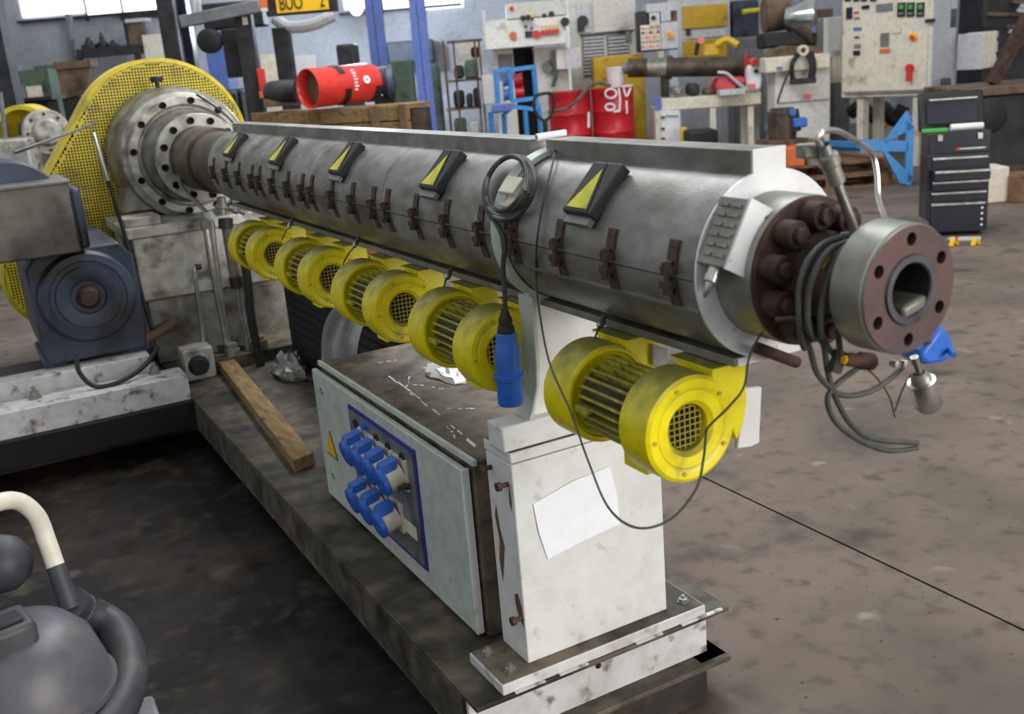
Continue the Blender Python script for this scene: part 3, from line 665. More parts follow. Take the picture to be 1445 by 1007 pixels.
# temperature sensor stubs under the barrel
lab = ['sensor stub with short wire above the nearest yellow blower', 'sensor stub above the blower behind the blue plug', 'sensor stub above the middle yellow blower', 'sensor stub above the blower second from the gearbox']
wires = [[(852, 447), (842, 470), (832, 498), (831, 512)], [(636, 381), (628, 398), (626, 415), (640, 425), (668, 430), (690, 445)], [(503, 338), (492, 358), (484, 375), (490, 388), (505, 386)], [(411, 311), (404, 325), (398, 338)]]
for i, (px_, py_) in enumerate(((853, 446), (637, 379), (506, 335), (413, 309))):
    p_ = onx(px_, py_, 1.075); t = thing('sensor_stub', lab[i], 'sensor', tuple(p_))
    q_ = onx(px_ - 10, py_ + 22, 1.03); q_ = p_ + (q_ - p_).normalized() * .045
    build('stub', MB().lathe(p_, q_ - p_, [(0, .0055), (.022, .0055), (.022, .008), (.038, .008), (.045, .004)], 12), K['bright'], t)
    build('wire', MB().tube([q_] + [onx(x, y, 1.03 - .012*k) for k, (x, y) in enumerate(wires[i][1:])], .0022, 6), K['cable'], t)

# ------------------------------------------------------------------ cables, probes and cap at the nozzle
def NP(x, y, d=1.09): return ony(1100 + x/4.577, 440 + y/4.577, d)
nc = thing('nozzle_cables', 'bundle of grey cables looped round the nozzle neck and hanging below', 'cable', tuple(NP(330, 490)))
loops = [[(1187,334,1.10),(1160,345,1.09),(1138,372,1.08),(1128,410,1.075),(1128,455,1.07),(1134,490,1.08)],
         [(1200,340,1.07),(1172,352,1.065),(1150,385,1.06),(1140,425,1.06),(1143,470,1.06)],
         [(1205,345,1.055),(1190,352,1.05),(1172,385,1.05),(1160,430,1.05),(1158,470,1.05)],
         [(1213,349,1.05),(1200,365,1.045),(1187,405,1.045),(1182,455,1.045),(1186,500,1.06)]]
tails = [[(190,220),(240,390),(330,495)], [(280,200),(310,380),(365,560),(470,735),(620,822),(890,845)], [(285,170),(330,250),(385,300)], []]
for L__, T_ in zip(loops, tails): build('cable', MB().tube([ony(*p) for p in L__] + [NP(*p) for p in T_], .0048, 8, 6), K['cable'], nc)
build('cable', MB().tube([NP(500, 365, 1.10), NP(400, 440), NP(330, 510), NP(310, 590), NP(370, 720), NP(520, 830), NP(700, 895), NP(890, 878)], .0045, 8, 6), K['cable'], nc)
build('cable', MB().tube([NP(330, 495), NP(380, 530), NP(470, 540), NP(600, 505), NP(720, 425), NP(820, 330)], .0048, 8, 6), K['cable'], nc)
build('cable', MB().tube([NP(-30, 50, 1.12), NP(40, 42, 1.11), NP(110, 44, 1.10), NP(130, 90, 1.09)], .0035, 8, 6), K['cable'], nc)
build('cable', MB().tube([ony(1187, 334, 1.11), ony(1220, 330, 1.085), ony(1252, 315, 1.08), ony(1285, 309, 1.085), ony(1305, 317, 1.10)], .007, 8, 6), K['cable'], nc)
build('wire_end', MB().tube([NP(560, 360), NP(640, 440), NP(710, 550), NP(745, 680)], .0014, 6), K['rust'], nc)
build('wire_end', MB().tube([NP(850, 400), NP(790, 510), NP(745, 640)], .0014, 6), K['rust'], nc)
# probe and conduit
pr_ = thing('melt_probe', 'bright steel probe with bent conduit rising from the nozzle neck', 'probe', tuple(ony(1212, 338, 1.10)))
a_, b_ = ony(1213, 345, 1.10), ony(1162, 205, 1.10); ax_ = b_ - a_; Lp = ax_.length
build('rod', MB().cyl(a_, a_ + ax_*.66, .0075, n=14), K['bright'], pr_)
build('connector', MB().lathe(a_, ax_, [(Lp*.62, .008), (Lp*.64, .013), (Lp*.80, .013), (Lp*.82, .016), (Lp*.90, .016), (Lp*.92, .010), (Lp, .009)], 16), K['steel2'], pr_)
build('conduit', MB().tube([ony(1160, 208, 1.10), ony(1153, 196, 1.10), ony(1163, 185, 1.10), ony(1183, 185, 1.12), ony(1205, 197, 1.14), ony(1229, 214, 1.16), ony(1237, 240, 1.16), ony(1240, 280, 1.15), ony(1250, 310, 1.12)], .0046, 8, 7), K['bright'], pr_)
build('clip', MB().fbox(ony(1135, 225, 1.12), RT*.035, Vector((0, .02, 0)), Vector((0, 0, .022))), K['steel2'], pr_, bevel=.003)
# hanging capsule
hc = thing('steel_capsule', 'bright cylindrical steel sensor head hanging under the nozzle flange', 'sensor', tuple(NP(970, 620, 1.06)))
a_, b_ = NP(870, 290, 1.06), NP(970, 620, 1.06); ax_ = b_ - a_; Lp = ax_.length
build('stem', MB().cyl(a_, a_ + ax_*.42, .0065, n=12), K['bright'], hc)
build('gland', MB().lathe(a_, ax_, [(Lp*.30, .009), (Lp*.36, .015), (Lp*.44, .017), (Lp*.48, .018)], 14), K['steel2'], hc)
build('capsule', MB().lathe(a_, ax_, [(Lp*.44, .010), (Lp*.46, .022), (Lp*.92, .022), (Lp, .017), (Lp, 0)], 24), K['bright'], hc)
# blue cap
bc = thing('blue_connector', 'blue plastic connector cover behind the lower edge of the nozzle', 'cap', tuple(NP(1030, 340, 1.12)))
pl = [NP(x, y, 1.12) for x, y in ((1055, 80), (1110, 150), (1138, 220), (1120, 290), (1060, 330), (970, 345), (915, 315), (930, 250), (990, 170))]
build('cap_body', MB().prism(pl, (0, .05, 0)), K['blue'], bc, bevel=.008)
build('pin', MB().cyl(NP(1095, 245, 1.118), NP(1125, 280, 1.10), .005, n=10), K['blue'], bc)
build('lead', MB().tube([NP(985, 200, 1.13), NP(930, 180, 1.12), NP(860, 120, 1.10), NP(760, 60, 1.09)], .006, 8), K['cable'], bc)
# clamp under the nozzle
kc = thing('nozzle_clamp', 'rusty pipe clamp with bolt under the nozzle flange', 'clamp', tuple(NP(540, 330, 1.07)))
build('sleeve', MB().lathe(NP(420, 305, 1.07), NP(700, 330, 1.07) - NP(420, 305, 1.07), [(0, .009), (.01, .011), (.03, .011), (.035, .014), (.06, .014)], 14), K['rust'], kc)
build('bolt_head', MB().lathe(NP(425, 307, 1.07), NP(380, 303, 1.07) - NP(425, 307, 1.07), [(0, .008), (.006, .008), (.008, 0)], 6), K['amber'], kc, flat=True)
build('strap', MB().bar(NP(350, 390, 1.08), NP(400, 250, 1.08), .012, .02), K['dark'], kc)
sp0 = build('stud', MB().lathe(NP(725, 330, 1.03), (0, -1, 0), [(0, .006), (.012, .006), (.013, 0)], 12), K['bright'], kc)
inst('stud', sp0, kc, NP(782, 328, 1.03) - NP(725, 330, 1.03))
ys = thing('hazard_tag', 'small yellow hazard tag between the cables at the nozzle neck', 'tag', tuple(ony(1165, 380, 1.09)))
build('tag_plate', MB().prism([ony(1155, 378, 1.085), ony(1171, 378, 1.085), ony(1170, 352, 1.085)], (0, .002, 0)), K['safety'], ys)
# torn white foil behind the near blower
fo = [ony(1052, 548, 1.36), ony(1076, 546, 1.36), ony(1073, 585, 1.35), ony(1071, 608, 1.36), ony(1073, 625, 1.35), ony(1060, 630, 1.36), ony(1040, 634, 1.36)]
one('foil_strip', MB().prism(fo, (0, .012, 0)), K['plain'], 'torn white foil strip hanging behind the nearest yellow blower', 'foil', bevel=.003)
one('foil_patch', MB().prism([ony(922, 485, 1.52), ony(942, 492, 1.52), ony(940, 520, 1.52), ony(922, 515, 1.52)], (0, .006, 0)), K['plastic'], 'crumpled silver foil between the outlet ducts of the nearest blower', 'foil')

# ------------------------------------------------------------------ on the deck
pl_ = [Vector((.905, 3.47, .2555)), Vector((.992, 3.50, .2555)), Vector((1.10, 5.10, .2555)), Vector((1.02, 5.12, .2555))]
one('timber_plank', MB().prism(pl_, (0, 0, .05)), K['wood'], 'long yellowish timber batten lying on the oily deck', 'timber', bevel=.004)
def crumple(name, label, cat, c, sx, sy, sz, m, n=9, seed=1):
    rnd = random.Random(seed); mb = MB(); vs = []; fs = []
    rows = 7
    for i in range(rows + 1):
        ph = PI/2*i/rows
        for k in range(n*2):
            th = PI*k/n; q = 1 + rnd.uniform(-.22, .22); rr = math.cos(ph)
            vs.append((c[0] + sx*rr*math.cos(th)*q, c[1] + sy*rr*math.sin(th)*q, c[2] + max(0, sz*math.sin(ph)*(1 + rnd.uniform(-.3, .3))) if i else c[2]))
    for i in range(rows):
        for k in range(n*2): fs.append((i*2*n + k, i*2*n + (k+1) % (2*n), (i+1)*2*n + (k+1) % (2*n), (i+1)*2*n + k))
    fs.append(tuple(reversed(range(2*n)))); fs.append(tuple(range(rows*2*n, (rows+1)*2*n)))
    return one(name, mb.add(vs, fs), m, label, cat, sharp=.5)
p_ = onz(412, 528, .256); crumple('plastic_bag', 'crumpled clear plastic bag on the deck beside the timber batten', 'bag', (p_.x, p_.y, .256), .075, .17, .10, K['plastic'], seed=4)
p_ = onz(630, 528, .737); crumple('waste_bag', 'small crumpled white plastic bag on the cabinet top', 'bag', (p_.x, p_.y, .7368), .05, .12, .03, K['plain'], seed=9)
p_ = onz(385, 487, .256)
one('cardboard_scrap', MB().prism([(p_.x - .12, p_.y - .10, .256), (p_.x + .10, p_.y - .16, .256), (p_.x + .13, p_.y + .06, .30), (p_.x - .06, p_.y + .14, .33)], (0, 0, .01)), K['dusty'], 'bent piece of brown card lying near the pipes on the deck', 'card')
# ribbed air hoses behind the cabinet
for i, dx in enumerate((0, 27)):
    P = [onx(500 + dx*.9, 428, 1.20), onx(478 + dx, 446, 1.16), onx(468 + dx, 470, 1.15), onx(466 + dx*.9, 500, 1.15), onx(468 + dx*.8, 540, 1.15), Vector((1.15, onx(468 + dx*.8, 540, 1.15).y, .257))]
    mb_ = MB().tube(P, .034, 12, 24); nn = 12
    for r_i in range(len(mb_.v)//nn):
        if r_i % 2:
            c_ = sum((Vector(v) for v in mb_.v[r_i*nn:(r_i+1)*nn]), Vector())/nn
            for q in range(r_i*nn, (r_i+1)*nn): mb_.v[q] = tuple(c_ + (Vector(mb_.v[q]) - c_)*.88)
    one('air_hose', mb_, K['grey'], ('grey ribbed air hose behind the cabinet, closer to the dark louvred case', 'grey ribbed air hose behind the cabinet, closer to the yellow blower')[i], 'hose', group='ribbed hoses behind the cabinet', sharp=1.2)
lc = thing('louvred_case', 'dark louvred control case on the deck behind the cabinet', 'case', (1.32, 4.0, .255))
build('case_body', MB().box((1.37, 3.40, .256), (1.52, 4.95, .86)), K['dark'], lc, bevel=.006)
l0 = None
for k in range(13):
    mb_ = MB().box((1.362, 3.45, .30), (1.369, 4.90, .312))
    if l0 is None: l0 = build('louvre', mb_, K['dark'], lc, flat=True)
    else: inst('louvre', l0, lc, (0, 0, .042*k))

# ------------------------------------------------------------------ pipes in front of the gearbox
pv_ = thing('oil_manifold', 'dark oil manifold block with fittings on the deck before the gearbox', 'manifold', (1.0, 5.0, .255))
build('block', MB().box((.84, 4.98, .2555), (.985, 5.12, .41)), K['casting'], pv_, bevel=.006)
build('port', MB().lathe((.905, 4.98, .33), (0, -1, 0), [(0, .05), (.012, .05), (.03, .04), (.05, .038), (.05, 0)], 20), K['black'], pv_)
build('rail', MB().box((1.00, 5.05, .2555), (1.42, 5.12, .32)), K['deck'], pv_, bevel=.004)
build('rail', MB().bar(onz(300, 490, .28), onz(400, 492, .28), .05, .05), K['deck'], pv_, bevel=.004)
build('fitting', MB().lathe((1.10, 5.085, .32), (0, 0, 1), [(0, .04), (.03, .04), (.03, .03), (.06, .03), (.06, 0)], 8), K['steel2'], pv_, flat=True)
build('fitting', MB().lathe((1.24, 5.085, .32), (0, 0, 1), [(0, .045), (.05, .045), (.05, .03), (.07, .03), (.07, 0)], 8), K['rustbrown'], pv_, flat=True)
def pipe(label, pts, r, m, parts=()):
    t = thing('oil_pipe', label, 'pipe', tuple(pts[-1]), 0, 'oil pipes before the gearbox'); build('tube', MB().tube(pts, r, 10, 6), m, t)
    for nm, mb, mm in parts: build(nm, mb, mm, t)
Y5 = 5.1
pipe('tall bright steel pipe standing before the gearbox block', [ony(289, 312, Y5), ony(300, 380, Y5), ony(312, 440, Y5), ony(317, 466, Y5), Vector((1.083, 5.1, .322))], .017, K['bright'], [('nut', MB().lathe(ony(288, 309, Y5), (0, 0, -1), [(0, .0), (0, .024), (.05, .024), (.05, .017)], 8), K['steel2'])])
pipe('second bright pipe standing against the tall gearbox pipe', [ony(298, 312, Y5), ony(303, 360, Y5), ony(310, 410, Y5), ony(316, 455, Y5), Vector((1.09, 5.1, .322))], .016, K['steel2'])
pipe('thin hooked steel pipe at the left of the gearbox pipes', [ony(281, 376, Y5), ony(275, 380, Y5), ony(278, 410, Y5), ony(285, 462, Y5), Vector((.970, 5.1, .4105))], .010, K['bright'], [('hook_cap', MB().cyl(ony(275, 377, Y5), ony(284, 376, Y5), .014, n=10), K['dark'])])
pipe('brownish sight tube with dark caps beside the farthest blower', [ony(320, 322, Y5), ony(326, 360, Y5), ony(332, 392, Y5)], .026, K['dusty'], [('top_cap', MB().cyl(ony(319, 322, Y5), ony(318, 308, Y5), .036, n=16), K['dark']), ('lower_cap', MB().cyl(ony(332, 390, Y5), ony(335, 405, Y5), .034, n=16), K['black'])])
pipe('steel rod below the brownish sight tube', [ony(335, 400, Y5), ony(340, 440, Y5), ony(347, 468, Y5), Vector((1.185, 5.1, .322))], .016, K['steel2'])
pipe('black leaning post beside the farthest blower', [ony(344, 360, 5.0), ony(350, 400, 5.0), ony(355, 450, 5.0), Vector((ony(355, 450, 5.0).x + .01, 5.0, .256))], .022, K['black'])
pipe('bent grease pipe running from the barrel neck to a white fitting', [ony(250, 212, 5.30), ony(252, 240, 5.30), ony(258, 266, 5.30), ony(280, 288, 5.25), ony(294, 303, 5.2)], .011, K['steel2'], [('fitting', MB().cyl(ony(292, 299, 5.2), ony(299, 309, 5.2), .026, n=8), K['plain'])])
pipe('long thin dark rod leaning against the gearbox side', [ony(133, 190, 5.34), ony(155, 262, 5.34), ony(180, 345, 5.34), ony(214, 465, 5.34)], .010, K['dark'], [('bright_end', MB().cyl(ony(132, 187, 5.335), ony(152, 255, 5.335), .0115, n=10), K['bright'])])
pipe('rubber drain hose lying from the motor to the manifold block', [onz(195, 485, .45), onz(222, 470, .45), onz(245, 455, .46), onz(262, 445, .45)], .025, K['rustbrown'])
vv = thing('valve_cluster', 'cluster of small steel valves under the barrel neck', 'valve', tuple(ony(325, 300, 5.0)))
for i, (a_, b_, r_) in enumerate((((312, 278), (314, 300), .022), ((340, 275), (331, 300), .03), ((322, 292), (345, 300), .018), ((350, 283), (346, 300), .010), ((305, 290), (330, 296), .016))):
    build('valve', MB().lathe(ony(*a_, 5.0), ony(*b_, 5.0) - ony(*a_, 5.0), [(0, 0), (0, r_), (.03, r_), (.03, r_*1.25), (.05, r_*1.25), (.05, r_*.8), (.085, r_*.8), (.085, 0)], 10), K['bright'] if i % 2 else K['steel2'], vv)
one('breather_wire', MB().tube([ony(277, 133, 5.62), ony(300, 148, 5.60), ony(318, 162, 5.5), ony(328, 172, 5.4)], .006, 6), K['black'], 'thin black grease line across the top of the gearbox flange', 'wire')
one('motor_cable', MB().tube([ony(108, 500, 4.86), ony(112, 525, 4.82), ony(135, 545, 4.8), ony(172, 537, 4.8), ony(205, 515, 4.86), ony(222, 490, 5.0)], .011, 8), K['black'], 'black cable drooping from the motor over the white beams', 'cable')
one('stay_cord', MB().tube([ony(20, 214, 5.9), ony(68, 198, 5.98), ony(105, 185, 6.02), ony(135, 173, 6.05)], .007, 6), K['grey'], 'grey cord stretched across the face of the yellow belt guard', 'cord')

# ------------------------------------------------------------------ vacuum cleaner
def VP_(px, py, d): return EYEP + ray(px, py) * d
VC = EYEP + ray(22, 935) * 2.25; VX, VY = VC.x, VC.y
v = thing('vacuum_cleaner', 'dusty grey drum vacuum cleaner on the dark floor', 'vacuum', (VX, VY, 0))
build('drum', MB().lathe((VX, VY, 0), (0, 0, 1), [(.06, 0), (.06, .135), (.10, .145), (.50, .158), (.50, .14)], 48), K['dark'], v)
build('motor_head', MB().lathe((VX, VY, 0), (0, 0, 1), [(.50, .13), (.50, .165), (.525, .169), (.545, .165), (.58, .160), (.64, .142), (.675, .112), (.69, .072), (.695, 0)], 56), K['vac'], v)
build('head_rim', MB().lathe((VX, VY, 0), (0, 0, 1), [(.535, .162), (.535, .173), (.548, .173), (.548, .162)], 56, close=True), K['vac'], v)
a_ = onz(18, 895, .69)
sw = build('switch_box', MB().fbox((a_.x - .085, a_.y - .075, .672), (.13, .03, 0), (-.02, .10, 0), (0, 0, .055)), K['vachose'], v, bevel=.012)
build('switch', MB().fbox((a_.x - .02, a_.y - .045, .727), (.045, .011, 0), (-.01, .045, 0), (0, 0, .008)), K['black'], v, bevel=.003)
build('foot', MB().box((VX + .10, VY - .26, 0), (VX + .24, VY - .10, .10)).box((VX - .2, VY + .05, 0), (VX + .2, VY + .2, .06)), K['grey'], v, bevel=.02)
build('bracket', MB().prism([onz(198, 982, .40), onz(216, 979, .40), onz(226, 1010, .40), onz(190, 1012, .40)], (0, 0, -.40)), K['grey'], v, bevel=.008)
hs_ = thing('vacuum_hose', 'dark ribbed hose with cream bent tube curled round the vacuum', 'hose', tuple(onz(120, 860, .5)))
P = [VP_(98, 850, 2.42), onz(116, 862, .57), onz(137, 870, .55), onz(165, 890, .53), onz(181, 926, .52), onz(181, 962, .51), onz(165, 1003, .50), onz(125, 1045, .49), onz(60, 1075, .48)]
mb_ = MB().tube(P, .038, 14, 16)
for r_i in range(len(mb_.v)//14):
    if r_i % 2:
        c_ = sum((Vector(q) for q in mb_.v[r_i*14:(r_i+1)*14]), Vector())/14
        for q in range(r_i*14, (r_i+1)*14): mb_.v[q] = tuple(c_ + (Vector(mb_.v[q]) - c_)*.93)
build('ribbed_hose', mb_, K['vachose'], hs_, sharp=1.2)
build('cream_tube', MB().tube([Vector((VP_(-110, 900, 2.2).x, VP_(-110, 900, 2.2).y, .03)), VP_(-105, 860, 2.22), VP_(-75, 765, 2.26), VP_(-40, 725, 2.30), VP_(0, 708, 2.32), VP_(28, 708, 2.36), VP_(52, 728, 2.40), VP_(66, 762, 2.42), VP_(80, 802, 2.42)], .0185, 14, 8), K['creamtube'], hs_)
build('cuff', MB().tube([VP_(79, 798, 2.42), VP_(92, 835, 2.42), VP_(100, 858, 2.42)], .020, 14, 6), K['vachose'], hs_)
c_ = VP_(-6, 796, 2.5)
fn = thing('vacuum_wand', 'rounded dark plastic vacuum attachment on its wand behind the cream tube', 'attachment', (c_.x - .35, c_.y, 0))
build('head', MB().lathe(c_, RT, [(-.20, 0), (-.20, .05), (-.12, .066), (.0, .066), (.04, .058), (.065, .036), (.075, 0)], 28), K['vachose'], fn)
e0 = c_ - RT*.17
build('wand', MB().tube([e0, e0 - RT*.10 - Vector((0, 0, .06)), Vector((e0.x - .20, e0.y + .06, .30)), Vector((e0.x - .22, e0.y + .06, .03))], .019, 12, 6), K['bright'], fn)
build('foot_tool', MB().box((e0.x - .36, e0.y + .01, 0), (e0.x - .08, e0.y + .11, .035)), K['black'], fn, bevel=.01)
# ------------------------------------------------------------------ the hall behind
def rect(x0, y0, x1, y1, D, D1=None, floor=False, zb=None):
    D1 = D if D1 is None else D1; ym = (y0 + y1) / 2; xm = (x0 + x1) / 2; Dm = (D + D1) / 2
    p0, p1 = far(x0, ym, D), far(x1, ym, D1); z0 = far(xm, y1, Dm).z; z1 = far(xm, y0, Dm).z
    if floor: z0 = 0
    if zb is not None: z0 = zb
    ex = Vector((p1.x - p0.x, p1.y - p0.y, 0)); n = Vector((-ex.y, ex.x, 0)).normalized()
    if n.dot(FW) < 0: n = -n
    return Vector((p0.x, p0.y, z0)), ex, n, z1 - z0
def slab(mb, x0, y0, x1, y1, D, t, D1=None, **k):
    o, ex, n, h = rect(x0, y0, x1, y1, D, D1, **k); return mb.fbox(o, ex, n*t, Vector((0, 0, h)))
def S(x0, y0, x1, y1, D, t, D1=None, **k): return slab(MB(), x0, y0, x1, y1, D, t, D1, **k)
def disc(px, py, D, r, t=.02, n=14, mb=None):
    return (mb or MB()).lathe(far(px, py, D), -FW, [(0, 0), (0, r), (t, r), (t, 0)], n)
def at(px, py, D): p = far(px, py, D); return (p.x, p.y, 0)
BW = 19.0
wl = struct('wall_back', S(-900, -420, 2600, 400, BW, .3, floor=True), K['wall'], flat=True)
WX = [(22, 113), (115, 165), (167, 228)]
for i, (xa, xb, ya, yb, lab) in enumerate(((22, 228, -70, 22, 1), (478, 652, -90, 12, 2))):  # second window is added: its glowing panes stand in for lens glare
    w_ = struct('window_%d' % (i+1), S(xa, yb - 1, xb, yb + 3, BW - .12, .14), K['dark'])
    for a, b_ in (WX if i == 0 else ((480, 534), (536, 592), (594, 650))): build('pane', S(a, ya, b_, yb, BW - .05, .03), K['window'], w_, flat=True)
    for a in ((113, 115), (165, 167)) if i == 0 else ((534, 536), (592, 594)): build('mullion', S(a[0], ya, a[1], yb + 8, BW - .10, .08), K['dark'], w_, flat=True)
struct('trim_1', S(170, 18, 226, 26, BW - .1, .1), K['dark'])
props(build('column_post', S(-90, -60, 2, 150, 11.5, .2, floor=True), K['dark']), 'dark steel roof post at the corner beyond the motor', 'post')

# --- left clutter
t = thing('wall_shelf', 'dark wall shelf carrying black machine parts under the window', 'shelf', tuple(far(155, 82, 17.8)))
build('board', S(107, 66, 196, 79, 18.3, .3), K['dark'], t); bk = build('bracket', S(108, 78, 112, 92, 18.35, .2), K['dark'], t); build('bracket', S(190, 74, 194, 88, 18.35, .2), K['dark'], t)
for i, (x, w_, h, lb) in enumerate(((127, 11, 15, 'rounded black machine part at the near end of the wall shelf'), (146, 7, 20, 'tall black machine part standing on the wall shelf'), (160, 8, 9, 'low black machine part on the wall shelf'))):
    p_ = far(x, 67 - (x-155)*.08, 18.45); p_.z = far(151, 66, 18.3).z; s_ = 18.45/1498
    one('machine_part', MB().lathe(p_, (0, 0, 1), [(0, 0), (0, w_*s_), (h*s_*.35, w_*s_), (h*s_*.4, w_*s_*.55), (h*s_*.7, w_*s_*.5), (h*s_*.75, w_*s_*.3), (h*s_, w_*s_*.25), (h*s_, 0)], 12), K['dark'], lb, 'machine part')
t = thing('grey_hood', 'light grey sheet metal hood on the end of the wall shelf', 'hood', tuple(far(192, 64, 17.7)))
build('hood_shell', S(178, 28, 202, 66, 18.45, .2), K['rustbrown'], t); build('hood_top', S(176, 26, 206, 31, 18.35, .3), K['cabgrey'], t); build('hood_side', S(176, 28, 179, 66, 18.4, .25), K['dark'], t)
one('wall_panel', S(205, 48, 236, 110, 18.4, .1), K['cream'], 'pale cream board leaning on the wall beyond the gearbox', 'board')
one('wall_pipe', MB().tube([far(97, 20, 18.6), far(100, 60, 18.6), far(104, 110, 18.6), far(106, 150, 18.6)], .06, 8), K['grey'], 'vertical grey pipe on the wall beside the wall shelf', 'pipe')
t = thing('green_press', 'grey green machine cabinet with a pale label, behind the small yellow guard', 'machine', at(52, 130, 13.5))
build('body', S(30, 98, 72, 150, 13.5, .25, floor=True), K['greenish'], t); build('label_plate', S(38, 121, 60, 137, 13.49, -.01), K['cream'], t); build('top_box', S(48, 92, 78, 104, 13.76, .2), K['greenish'], t); build('switch', S(24, 118, 32, 146, 13.4, .1), K['grey'], t)
t = thing('rusty_hopper', 'brown rusty sheet metal hopper on the wall beyond the belt guard', 'hopper', at(105, 140, 13.0))
q = [far(78, 92, 13), far(128, 86, 13), far(122, 130, 13), far(88, 140, 13)]
build('funnel', MB().prism(q, FW*.18), K['rustbrown'], t); build('lip', S(76, 86, 128, 96, 12.97, .24), K['rustbrown'], t); build('stand', S(90, 136, 120, 170, 13.02, .14, floor=True), K['dark'], t)
t = thing('dark_bench', 'dark cluttered bench behind the small second extruder', 'bench', at(30, 150, 12.6))
build('bench_top', S(-40, 140, 74, 145, 12.3, .4), K['dark'], t); build('bench_body', S(-36, 145, 70, 175, 12.35, .3, floor=True), K['hole'], t); build('tray', S(0, 130, 26, 140, 12.35, .2), K['grey'], t)
t = thing('second_extruder', 'small second extruder with white flange and yellow guard beyond the motor', 'extruder', at(45, 230, 9.6))
c_ = far(50, 188, 9.9); build('guard', MB().lathe(c_, -FW, [(0, .16), (0, .27), (.26, .27), (.26, .23)], 40), K['guard'], t)
c2 = far(66, 186, 9.5); ax2 = (-FW*.8 + RT*.45).normalized()
build('flange', MB().lathe(c2, ax2, [(-.1, .10), (-.1, .20), (.02, .20), (.03, .19), (.03, .13), (.10, .12), (.12, .10), (.12, 0)], 40), K['casting'], t)
f0 = None
for k in range(8):
    a_ = 2*PI*k/8; u_ = ax2.cross(Vector((0, 0, 1))).normalized(); v_ = ax2.cross(u_)
    build('bolt', MB().lathe(c2 + ax2*.03 + (u_*math.cos(a_) + v_*math.sin(a_))*.16, ax2, [(0, .014), (.02, .014), (.02, 0)], 8), K['dark'], t)
build('bed', S(-40, 198, 42, 240, 9.2, .8, floor=True), K['casting'], t, bevel=.02); build('stand', S(42, 205, 86, 245, 9.6, .5, floor=True), K['castdark'], t)
build('lever', MB().cyl(far(22, 214, 9.15), far(48, 205, 9.0), .02, n=8), K['dark'], t)
one('grey_pole', MB().tube([far(0, 130, 9.4), far(4, 160, 9.4), far(8, 198, 9.4)], .018, 8), K['grey'], 'thin grey pole standing on the small second extruder', 'pole')

# --- forklift
D = 11.0
t = thing('forklift_truck', 'dark forklift truck with yellow number plate behind the belt guard', 'forklift', at(310, 120, D))
build('mast_rail', S(226, -60, 250, 150, D - .3, .16, floor=True), K['dark'], t, bevel=.01); build('mast_rail', S(252, -60, 268, 150, D, .16, floor=True), K['toolblack'], t, bevel=.01)
build('mast_chain', S(270, -40, 274, 25, D, .03), K['cabgrey'], t); build('mast_chain', S(277, -40, 281, 25, D, .03), K['cabgrey'], t)
build('guard_beam', MB().bar(far(256, 31, D - .5), far(368, 8, D - .6), .10, .115), K['grey'], t, bevel=.01)
build('crosshead', S(285, 2, 370, 40, D + .2, .3), K['dark'], t, bevel=.02)
build('guard_post', S(340, 14, 364, 178, D - .5, .14, floor=True), K['dark'], t, bevel=.01)
build('guard_post', S(316, 40, 338, 110, D - .2, .14), K['dark'], t, bevel=.01)
build('seat_unit', MB().lathe(far(298, 58, D - .2), -FW, [(0, 0), (0, .12), (.1, .12), (.12, .08), (.12, 0)], 20), K['black'], t)
build('counterweight', S(262, 128, 342, 180, D - .4, .8, floor=True), K['toolblack'], t, bevel=.05)
build('number_plate', S(389, -12, 463, 16, D - .55, .02), K['amber'], t)
build('plate_bar', S(372, -40, 474, 20, D - .53, .06), K['dark'], t)
build('roof_lamp', S(363, -8, 376, 11, D - .62, .05), K['orange'], t, bevel=.008); build('lamp_base', S(364, 11, 377, 16, D - .62, .05), K['plain'], t)
build('tail_lamp', S(364, 96, 374, 128, D - .62, .05), K['redbright'], t, bevel=.008); build('tail_lens', S(366, 128, 376, 138, D - .62, .05), K['orange'], t)
build('marker', S(342, 24, 349, 35, D - .53, .02), K['cream'], t)
build('rear_post', S(388, 38, 412, 120, D - .3, .14, floor=True), K['dark'], t, bevel=.01)
build('canopy_sheet', MB().tube([far(388, 28, D - .2), far(405, 38, D - .2), farx, far(468, 24, D - .2)], .055, 10) if False else MB().tube([far(388, 26, D - .2), far(408, 38, D - .25), far(440, 35, D - .25), far(470, 22, D - .2)], .06, 10), K['cabgrey'], t)
# plate lettering
fo_ = bpy.data.curves.new('plate_lettering', 'FONT'); fo_.body = 'BUO     2'; fo_.extrude = .002
pm = MB()
tmp = bpy.data.objects.new('tmp_letters', fo_); COL.objects.link(tmp); bpy.context.view_layer.update()
me_ = bpy.data.meshes.new_from_object(tmp.evaluated_get(bpy.context.evaluated_depsgraph_get())); xs = [v_.co.x for v_ in me_.vertices]; ys_ = [v_.co.y for v_ in me_.vertices]
o_, ex_, n_, h_ = rect(394, -8, 458, 12, D - .56); W_ = max(xs) - min(xs); H_ = max(ys_) - min(ys_)
pm.add([o_ + ex_*((v_.co.x - min(xs))/W_) + Vector((0, 0, h_*(v_.co.y - min(ys_))/H_)) + n_*v_.co.z for v_ in me_.vertices], [tuple(p_.vertices) for p_ in me_.polygons])
bpy.data.objects.remove(tmp); bpy.data.curves.remove(fo_); bpy.data.meshes.remove(me_)
props(build('lettering', pm, K['black'], t, flat=True), kind='stuff')
one('blue_locker', S(294, 45, 320, 150, 13.0, .5, floor=True), K['pillar'], 'faded blue locker seen through the forklift frame', 'locker')

